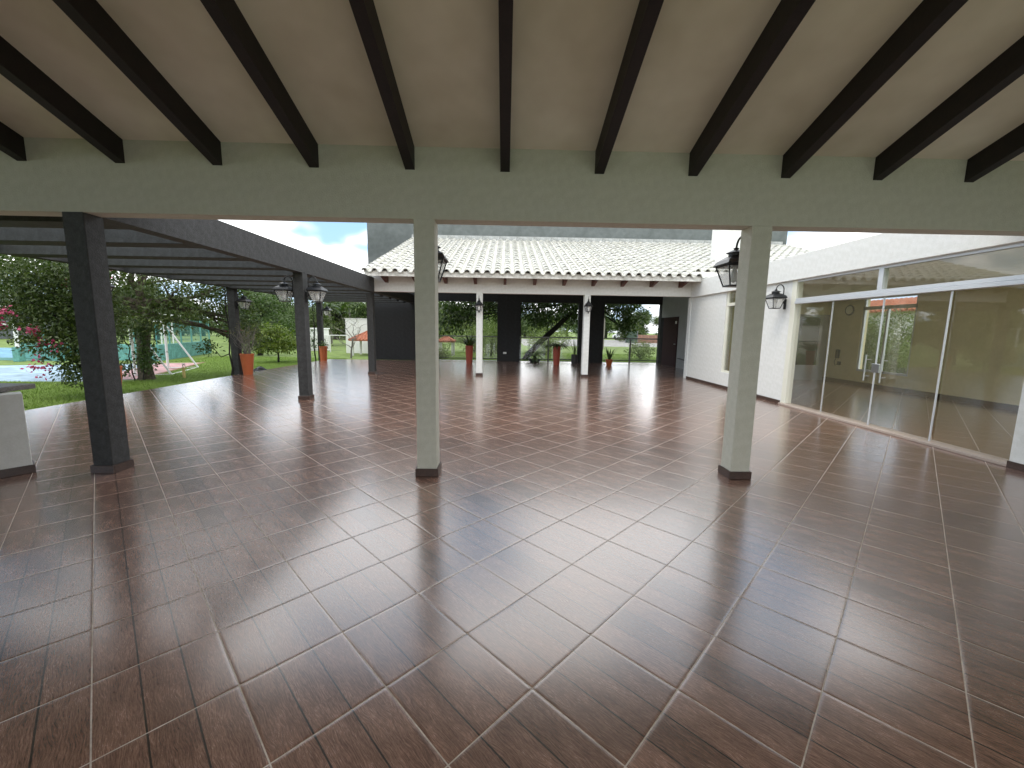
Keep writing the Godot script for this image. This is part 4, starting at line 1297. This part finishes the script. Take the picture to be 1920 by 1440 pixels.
# ---------------------------------------------------------------- ground, courts, far things
func make_ground() -> void:
	structure("lawn", sheet([Vector2(-400, -400), Vector2(400, -400), Vector2(400, 200), Vector2(-400, 200)], -0.15), M.lawn)
	var g := -0.146
	var A := Vector2(-11.25, -12.6)
	var B := Vector2(-13.5, -18.4)
	structure("sports_court", sheet([Vector2(-11.25, -12.6), Vector2(-13.5, -18.4), Vector2(-15.2, -17.7), Vector2(-22.5, -14.8), Vector2(-22.5, -11.2), Vector2(-14.0, -11.7), Vector2(-12.4, -11.95)], g), M.court_blue)
	structure("court_margin", sheet([A, B, Vector2(-15.0, -17.8), Vector2(-12.5, -12.1)], g + 0.004), M.court_pink)
	structure("court_edge", bx(0, 0, 0, 0.12, 0.05, 6.2), M.brick_red)
	var ce: Node3D = get_child(get_child_count() - 1)
	ce.position = Vector3(B.x, -0.16, B.y)
	ce.rotation.y = atan2(A.x - B.x, A.y - B.y)
	structure("far_court", sheet([Vector2(-19.5, -19.5), Vector2(-33.0, -19.5), Vector2(-44.0, -27.0), Vector2(-28.0, -27.0)], g), M.court_deep_blue)
	structure("far_court_margin", sheet([Vector2(-19.5, -18.2), Vector2(-33.0, -18.2), Vector2(-33.0, -19.6), Vector2(-19.5, -19.6)], g + 0.004), M.court_green)
	structure("road", sheet([Vector2(2.0, -43.5), Vector2(14.5, -44.5), Vector2(60.0, -52.0), Vector2(60.0, -82.0), Vector2(2.0, -76.0)], g), M.asphalt_pale)
	# a low stone apron below the veranda's rear edge
	structure("veranda_apron", bx(-4.4, -0.3, -20.6, 8.0, -0.02, -20.02), M.asphalt_pale)

	# grass
	var bl := MB.new()
	var r := RandomNumberGenerator.new()
	r.seed = 3
	for k in 7:
		var a := r.randf() * TAU
		var o := Vector3(cos(a), 0, sin(a)) * r.randf() * 0.06
		var t := Vector3(r.randfn() * 0.03, r.randf_range(0.035, 0.07), r.randfn() * 0.03)
		var s := Vector3(-sin(a), 0, cos(a)) * 0.006
		bl.col = Color(1, 1, 1) * r.randf_range(0.8, 1.2)
		bl.tri(o - s, o + s, o + t, Vector3.UP)
	var mm := MultiMesh.new()
	mm.transform_format = MultiMesh.TRANSFORM_3D
	mm.use_colors = true
	mm.mesh = bl.done()
	var pts := []
	while pts.size() < 42000:
		var p := Vector3.ZERO
		if pts.size() < 30000:
			p = Vector3(r.randf_range(-15.5, -8.5), -0.15, r.randf_range(-22.0, -6.0))
			if p.x < -11.0 and p.z > -18.6 and p.z < -11.6 and p.x < -11.25 - (-12.6 - p.z) * 0.388 + 0.1:
				continue
		else:
			p = Vector3(r.randf_range(-6.0, 10.0), -0.15, r.randf_range(-30.0, -20.7))
		pts.append(p)
	mm.instance_count = pts.size()
	for k in pts.size():
		var sc := r.randf_range(0.6, 1.2)
		mm.set_instance_transform(k, Transform3D(Basis(Vector3.UP, r.randf() * TAU).scaled(Vector3(1.2, sc, 1.2)), pts[k]))
		var tone := r.randf_range(0.8, 1.25)
		mm.set_instance_color(k, Color(tone, tone, tone * 0.9))
	var mi := MultiMeshInstance3D.new()
	mi.name = "grass"
	mi.multimesh = mm
	mi.material_override = M.grass_blade
	add_child(mi)
	mi.set_meta("kind", "stuff")
	mi.set_meta("label", "short mown green grass of the lawns")
	mi.set_meta("category", "grass")

	# goal frame on the court
	var goal := thing("goal_frame", "white metal goal frame standing on the pink court edge", "goal", Vector3(-12.5, -0.142, -14.6), 0.36)
	for q in [["post", Vector3(0, 0, -1.3), Vector3(0, 1.75, -1.3), 0.04], ["post", Vector3(0, 0, 1.3), Vector3(0, 1.75, 1.3), 0.04], ["crossbar", Vector3(0, 1.75, -1.34), Vector3(0, 1.75, 1.34), 0.04], ["stay", Vector3(0, 1.72, -1.3), Vector3(0.95, 0.02, -1.3), 0.03], ["stay", Vector3(0, 1.72, 1.3), Vector3(0.95, 0.02, 1.3), 0.03], ["ground_bar", Vector3(0.95, 0.02, -1.33), Vector3(0.95, 0.02, 1.33), 0.025], ["ground_bar", Vector3(0, 0.02, -1.3), Vector3(0.95, 0.02, -1.3), 0.02], ["ground_bar", Vector3(0, 0.02, 1.3), Vector3(0.95, 0.02, 1.3), 0.02]]:
		var mb := MB.new()
		mb.tube([q[1], q[2]], [q[3], q[3]], 8)
		put(goal, q[0], mb.done(), M.white_paint)
	# teal court wall with mesh above
	var P0 := Vector3(-15.9, -0.15, -18.9)
	var P1 := Vector3(-17.8, -0.15, -24.9)
	var tw := thing("court_wall", "low teal wall with wire mesh fence round the far court", "wall", P0, atan2(P0.x - P1.x, P0.z - P1.z))
	var L := (P1 - P0).length()
	put(tw, "panel", bx(-0.06, 0, -L, 0.06, 0.75, 0.0, 0.005), M.teal_paint)
	for k in 6:
		var zz := -L * k / 5.0
		put(tw, "post", bx(-0.03, 0.75, zz - 0.03 + (0.03 if k == 0 else 0.0), 0.03, 1.9, zz + 0.0), M.teal_paint)
	var mesh := MB.new()
	var yy := 0.80
	while yy < 1.9:
		mesh.tube([Vector3(0, yy, 0), Vector3(0, yy, -L)], [0.004, 0.004], 4, false)
		yy += 0.085
	var zk := 0.0
	while zk < L:
		mesh.tube([Vector3(0, 0.75, -zk), Vector3(0, 1.9, -zk)], [0.004, 0.004], 4, false)
		zk += 0.085
	put(tw, "wire_mesh", mesh.done(), M.teal_paint)
	var tw2 := thing("court_wall", "teal wall half hidden by the flowering tree's trunk", "wall", P0 + Vector3(-0.1, 0, 0.05), PI / 2 - 0.1)
	put(tw2, "panel", bx(-0.06, 0, -7.0, 0.06, 0.75, 0.0, 0.005), M.teal_paint)
	for k in 5:
		put(tw2, "post", bx(-0.03, 0.75, -7.0 + 1.5 * k, 0.03, 1.9, -6.94 + 1.5 * k), M.teal_paint)
	# white fence posts behind
	for k in 4:
		var o := thing("fence_post", ["white fence post nearest the flowering trunk", "second white fence post behind the teal wall", "third white fence post behind the teal wall", "white fence post near the end of the teal wall"][k], "post", Vector3(-17.6 - 1.1 * k, -0.15, -19.5 - 2.2 * k), 0.0, "white posts behind the teal wall")
		var mb := MB.new()
		mb.tube([Vector3.ZERO, Vector3(0, 2.3, 0)], [0.04, 0.04], 8)
		mb.tube([Vector3(0, 2.3, 0), Vector3(0, 2.33, 0)], [0.05, 0.03], 8)
		put(o, "shaft", mb.done(), M.white_paint)
		var fx := MB.new()
		fx.tube([Vector3(0, 2.25, 0), Vector3(-1.1, 2.25, -2.2)], [0.02, 0.02], 6)
		put(o, "rail", fx.done(), M.white_paint)
	# lamp post
	var lp := thing("lamp_post", "tall white lamp post behind the blue court at far left", "post", Vector3(-20.85, -0.15, -17.8))
	var lm := MB.new()
	lm.tube([Vector3.ZERO, Vector3(0, 0.5, 0), Vector3(0, 2.9, 0)], [0.09, 0.075, 0.06], 10)
	put(lp, "shaft", lm.done(), M.white_paint)
	put(lp, "base", bx(-0.13, 0, -0.13, 0.13, 0.62, 0.13, 0.01), M.teal_paint)
	put(lp, "lamp_head", bx(-0.05, 2.9, -0.25, 0.05, 2.98, 0.35, 0.01), M.white_paint)
	# garden tap
	var tp := thing("garden_tap", "yellow standpipe with tap on the lawn beside the court", "tap", Vector3(-10.1, -0.15, -12.9))
	put(tp, "standpipe", bx(-0.03, 0, -0.03, 0.03, 0.36, 0.03, 0.004), M.yellow_paint)
	var tm := MB.new()
	tm.tube([Vector3(0, 0.34, 0), Vector3(-0.02, 0.43, 0), Vector3(0.05, 0.45, 0.02), Vector3(0.09, 0.40, 0.03)], [0.014, 0.014, 0.013, 0.012], 7)
	tm.box(Vector3(0.0, 0.46, -0.03), Vector3(0.03, 0.48, 0.05))
	put(tp, "spout", tm.done(), M.steel)
	# crumpled dark thing at the terrace edge
	var bag := thing("black_bag", "crumpled black bag on the grass at the terrace edge near orange pot", "bag", Vector3(-8.72, -0.15, -14.55))
	var r2 := RandomNumberGenerator.new()
	r2.seed = 17
	var rings := []
	for i in 6:
		var ring := []
		for k in 14:
			var a := TAU * k / 14
			var rad: float = [0.22, 0.25, 0.22, 0.16, 0.10, 0.02][i] * r2.randf_range(0.75, 1.25)
			ring.append(Vector3(cos(a) * rad * 1.2, [0.0, 0.05, 0.11, 0.16, 0.21, 0.24][i] * r2.randf_range(0.85, 1.15) if i > 0 else 0.0, sin(a) * rad))
		rings.append(ring)
	var bm := MB.new()
	for i in 5:
		for k in 14:
			var j := (k + 1) % 14
			var q := [rings[i][k], rings[i][j], rings[i + 1][j], rings[i + 1][k]]
			var nn: Vector3 = (q[1] - q[0]).cross(q[3] - q[0]).normalized()
			if nn.dot(q[0]) < 0:
				nn = -nn
			bm.tri(q[0], q[1], q[2], nn)
			bm.tri(q[0], q[2], q[3], nn)
	put(bag, "sack", bm.done(), M.black_metal)

	# white garden wall
	var ww := thing("garden_wall", "tall plain white wall behind the bare tree", "wall", Vector3(-10.3, -0.15, -26.6))
	put(ww, "panel", bx(0, 0, -0.2, 4.2, 2.2, 0.0, 0.01), M.white_plaster)
	put(ww, "coping", bx(-0.03, 2.2, -0.23, 4.23, 2.24, 0.03, 0.005), M.white_plaster)
	# wire fence left of it
	var wf := thing("wire_fence", "low white pipe and wire fence left of the white garden wall", "fence", Vector3(-13.3, -0.15, -27.5))
	for k in 3:
		var mb := MB.new()
		mb.tube([Vector3(1.6 * k, 0, 0), Vector3(1.6 * k, 1.15, 0)], [0.035, 0.035], 7)
		put(wf, "post", mb.done(), M.white_paint)
	var wr := MB.new()
	wr.tube([Vector3(0, 1.12, 0), Vector3(3.2, 1.12, 0)], [0.025, 0.025], 6)
	put(wf, "rail", wr.done(), M.white_paint)
	var wm := MB.new()
	for k in 10:
		wm.tube([Vector3(0, 0.1 + 0.1 * k, 0), Vector3(3.2, 0.1 + 0.1 * k, 0)], [0.004, 0.004], 4, false)
	for k in 32:
		wm.tube([Vector3(0.1 * k, 0.05, 0), Vector3(0.1 * k, 1.1, 0)], [0.004, 0.004], 4, false)
	put(wf, "wire_mesh", wm.done(), M.grey_bark)
	var wb := thing("white_box", "white garden store box behind the farthest pot", "box", Vector3(-13.2, -0.15, -29.0))
	put(wb, "body", bx(-0.6, 0, -0.5, 0.6, 1.5, 0.5, 0.01), M.white_plaster)
	put(wb, "lid", bx(-0.65, 1.5, -0.55, 0.65, 1.58, 0.55, 0.01), M.white_paint)
	# pavilions with terracotta roofs
	pavilion("open pavilion with terracotta roof beside the white garden wall", Vector3(-8.35, -0.15, -25.0), 0.85, 0.95, 0.5)
	pavilion("small open pavilion with terracotta roof left in the veranda opening", Vector3(-3.65, -0.15, -25.5), 0.5, 0.92, 0.3)
	# brick wall, gate, car
	var bw := thing("brick_wall", "low red brick boundary wall across the road", "wall", Vector3(19.3, -0.15, -60.0), -0.05)
	for row in 7:
		for k in 14:
			var off := 0.25 if row % 2 == 1 else 0.0
			put(bw, "brick", bx(0.5 * k + off, 0.17 * row, -0.1, 0.5 * k + off + 0.48, 0.17 * row + 0.155, 0.1, 0.006), M.brick_red)
	put(bw, "mortar", bx(0.02, 0, -0.085, 7.2, 1.18, 0.085), M.asphalt_pale)
	var gt := thing("green_gate", "dark green gate panel left of the brick wall", "gate", Vector3(17.6, -0.15, -59.5))
	for k in 6:
		put(gt, "board", bx(0.0, 0.28 * k, 0, 1.6, 0.28 * k + 0.265, 0.05, 0.004), M.gate_green)
	put(gt, "post", bx(-0.1, 0, -0.05, -0.003, 1.75, 0.1, 0.005), M.house_grey)
	put(gt, "post", bx(1.603, 0, -0.05, 1.7, 1.75, 0.1, 0.005), M.house_grey)
	car()
	# far house at the left
	var h := thing("grey_house", "dark grey modern house with white bands at far left", "building", Vector3(-49.5, -0.15, -40.0), 0.5)
	put(h, "wall", bx(-6, 0, -5, 3.2, 3.1, 0, 0.01), M.house_grey)
	put(h, "band", bx(-6.1, 1.35, 0.002, 3.3, 1.6, 0.25, 0.01), M.white_paint)
	put(h, "roof", bx(-6.3, 3.1, -5.3, 3.5, 3.32, 0.4, 0.01), M.white_paint)
	for k in 3:
		var wn := put(h, "window", bx(-4.6 + 2.6 * k, 1.95, 0.002, -3.2 + 2.6 * k, 2.75, 0.06, 0.005), M.aluminium)
		put(wn, "pane", bx(-4.52 + 2.6 * k, 2.02, 0.062, -3.28 + 2.6 * k, 2.68, 0.07), M.dark_glass)
	var dr := put(h, "door", bx(-1.2, 0, 0.002, -0.1, 1.3, 0.06), M.white_paint)
	put(dr, "handle", bx(-0.3, 0.6, 0.062, -0.22, 0.66, 0.1), M.steel)
	var hr := thing("red_roof_house", "white house with red tiled roof in the room's rear window", "building", Vector3(19.0, -0.15, -20.0), 0.0)
	put(hr, "wall", bx(0, 0, -3.0, 4, 2.85, 3.5), M.white_plaster)
	var rf := MB.new()
	rf.hexa([Vector3(-0.4, 2.85, -3.4), Vector3(4, 2.85, -3.4), Vector3(4, 2.85, 3.9), Vector3(-0.4, 2.85, 3.9), Vector3(1.6, 3.55, -3.4), Vector3(4, 3.75, -3.4), Vector3(4, 3.75, 3.9), Vector3(1.6, 3.55, 3.9)])
	var ro := put(hr, "roof", rf.done(), M.terracotta)
	var rib := MB.new()
	for k in 28:
		rib.tube([Vector3(-0.42, 2.87, -3.35 + 0.265 * k), Vector3(1.6, 3.58, -3.35 + 0.265 * k)], [0.07, 0.07], 6)
	put(ro, "tile_ribs", rib.done(), M.terracotta)

func pavilion(label: String, at: Vector3, half: float, eave: float, rise: float) -> void:
	var o := thing("garden_pavilion", label, "pavilion", at, 0.0, "pavilions with terracotta roofs")
	for s in [[-1, -1], [1, -1], [1, 1], [-1, 1]]:
		put(o, "post", bx(s[0] * half * 0.8 - 0.05, 0, s[1] * half * 0.8 - 0.05, s[0] * half * 0.8 + 0.05, eave, s[1] * half * 0.8 + 0.05, 0.006), M.white_plaster)
	var mb := MB.new()
	var top := Vector3(0, eave + rise, 0)
	var c := [Vector3(-half, eave, -half), Vector3(half, eave, -half), Vector3(half, eave, half), Vector3(-half, eave, half)]
	for k in 4:
		var a: Vector3 = c[k]
		var b: Vector3 = c[(k + 1) % 4]
		var nn := (b - a).cross(top - a).normalized()
		if nn.y < 0:
			nn = -nn
		mb.tri(a, b, top, nn)
	mb.box(Vector3(-half, eave - 0.07, -half), Vector3(half, eave - 0.001, half))
	var rf := put(o, "roof", mb.done(), M.terracotta)
	var rib := MB.new()
	for k in 4:
		var a: Vector3 = c[k]
		var b: Vector3 = c[(k + 1) % 4]
		for j in range(1, 8):
			var t := j / 8.0
			var foot := a.lerp(b, t)
			var e := foot.lerp(top, 1.0 - absf(t - 0.5) * 2.0) if true else top
			var inward := (top - (a + b) * 0.5)
			e = foot + inward * (1.0 - absf(t - 0.5) * 2.0)
			rib.tube([foot, e], [0.045, 0.04], 6)
		rib.tube([a, top], [0.055, 0.05], 6)
	put(rf, "tile_ribs", rib.done(), M.terracotta)

func car() -> void:
	var o := thing("parked_car", "white car parked on the road beside the green gate", "car", Vector3(21.9, -0.14, -75.0), 0.0)
	var poly := PackedVector2Array([Vector2(-2.0, 0.32), Vector2(2.0, 0.32), Vector2(2.05, 0.62), Vector2(1.9, 0.86), Vector2(1.05, 0.95), Vector2(0.5, 1.38), Vector2(-0.9, 1.42), Vector2(-1.7, 1.0), Vector2(-2.02, 0.92), Vector2(-2.08, 0.6)])
	var mb := MB.new()
	mb.prism(poly, func(q): return Vector3(q.x, q.y, -0.82), Vector3(0, 0, 1.64))
	var body := put(o, "body", mb.done(), M.car_paint)
	var wn := MB.new()
	wn.prism(PackedVector2Array([Vector2(0.92, 0.97), Vector2(0.42, 1.32), Vector2(-0.2, 1.34), Vector2(-0.2, 0.97)]), func(q): return Vector3(q.x, q.y, 0.821), Vector3(0, 0, 0.01))
	put(body, "side_window", wn.done(), M.dark_glass)
	var wn2 := MB.new()
	wn2.prism(PackedVector2Array([Vector2(-0.28, 0.97), Vector2(-0.28, 1.34), Vector2(-0.85, 1.36), Vector2(-1.45, 1.02)]), func(q): return Vector3(q.x, q.y, 0.821), Vector3(0, 0, 0.01))
	put(body, "side_window", wn2.done(), M.dark_glass)
	for s in [[-1.25, -0.82], [1.25, -0.82], [-1.25, 0.82], [1.25, 0.82]]:
		var t := MB.new()
		t.xf = Transform3D(Basis(Vector3.RIGHT, PI / 2), Vector3(s[0], 0.32, s[1]))
		t.lathe([Vector2(0.0, -0.1), Vector2(0.30, -0.1), Vector2(0.32, -0.06), Vector2(0.32, 0.06), Vector2(0.30, 0.1), Vector2(0.2, 0.1)], 18)
		var w := put(o, "wheel", t.done(), M.rubber)
		var rm := MB.new()
		rm.xf = t.xf
		rm.lathe([Vector2(0.2, 0.1), Vector2(0.17, 0.085), Vector2(0.0, 0.105)], 14)
		put(w, "rim", rm.done(), M.steel)
	for s in [-0.6, 0.6]:
		put(o, "headlight", bx(1.93, 0.68, s - 0.15, 2.03, 0.8, s + 0.15, 0.01), M.lantern_glass)

# ---------------------------------------------------------------- sky
func make_sky() -> Sky:
	var w := 1024
	var h := 512
	var f := noise(825, 2.4, 6)
	var f2 := noise(830, 0.75, 3)
	var im := Image.create(w, h, false, Image.FORMAT_RGBF)
	for y in h:
		var el := (0.5 - (y + 0.5) / h) * PI
		for x in w:
			var az := (x + 0.5) / w * TAU
			var d := Vector3(sin(az) * cos(el), sin(el), -cos(az) * cos(el))
			var up := maxf(d.y, 0.0)
			var blue := Color(0.19, 0.34, 0.50).lerp(Color(0.19, 0.32, 0.50), pow(up, 0.55))
			# clouds on a flat layer
			var q := Vector3(d.x, 0.0, d.z) / (up + 0.22) * 0.62
			var c := f.get_noise_3d(q.x, 3.0, q.z) * 0.95 + f2.get_noise_3d(q.x, 9.0, q.z) * 0.55
			var cover := smoothstep(-0.24, 0.20, c)
			var thick := smoothstep(0.05, 0.6, c)
			var white := Color(1.42, 1.40, 1.37).lerp(Color(0.98, 0.99, 1.02), thick * 0.75)
			var col := blue.lerp(white, cover * 0.93)
			col = col.lerp(Color(0.95, 0.98, 1.0), 0.3 * pow(1.0 - up, 9.0))
			im.set_pixel(x, y, col)
	var s := Sky.new()
	var p := PanoramaSkyMaterial.new()
	p.panorama = ImageTexture.create_from_image(im)
	s.sky_material = p
	return s

func _ready() -> void:
	# camera
	var cam := Camera3D.new()
	cam.name = "camera"
	add_child(cam)
	cam.fov = rad_to_deg(2.0 * atan(720.0 / 763.0029))
	cam.near = 0.05
	cam.far = 900.0
	cam.position = Vector3(0, 1.5521, 0)
	cam.basis = Basis(Vector3.UP, -0.018) * Basis(Vector3.RIGHT, -0.1336) * Basis(Vector3.BACK, 0.0157)
	cam.current = true
	# sky and exposure
	var env := Environment.new()
	env.background_mode = Environment.BG_SKY
	env.sky = make_sky()
	env.background_energy_multiplier = 1.3
	env.ambient_light_source = Environment.AMBIENT_SOURCE_SKY
	env.tonemap_mode = Environment.TONE_MAPPER_LINEAR
	env.tonemap_exposure = 1.9
	env.sdfgi_enabled = true
	env.ssao_enabled = true
	env.ssil_enabled = true
	var we := WorldEnvironment.new()
	we.name = "environment"
	we.environment = env
	add_child(we)
	# veiled sun, high behind the left shoulder
	var sun := DirectionalLight3D.new()
	sun.name = "sun"
	sun.light_energy = 0.18
	sun.light_angular_distance = 14.0
	sun.light_color = Color(1.0, 0.96, 0.90)
	sun.shadow_enabled = true
	add_child(sun)
	sun.look_at_from_position(Vector3(-0.55, 1.25, 0.35) * 30.0, Vector3.ZERO)
	make_materials()
	print("materials done")
	make_ground()
	make_floor()
	print("floor done")
	make_gallery()
	make_pergola()
	make_veranda()
	make_wing()
	print("buildings done")
	make_lanterns()
	make_plants()
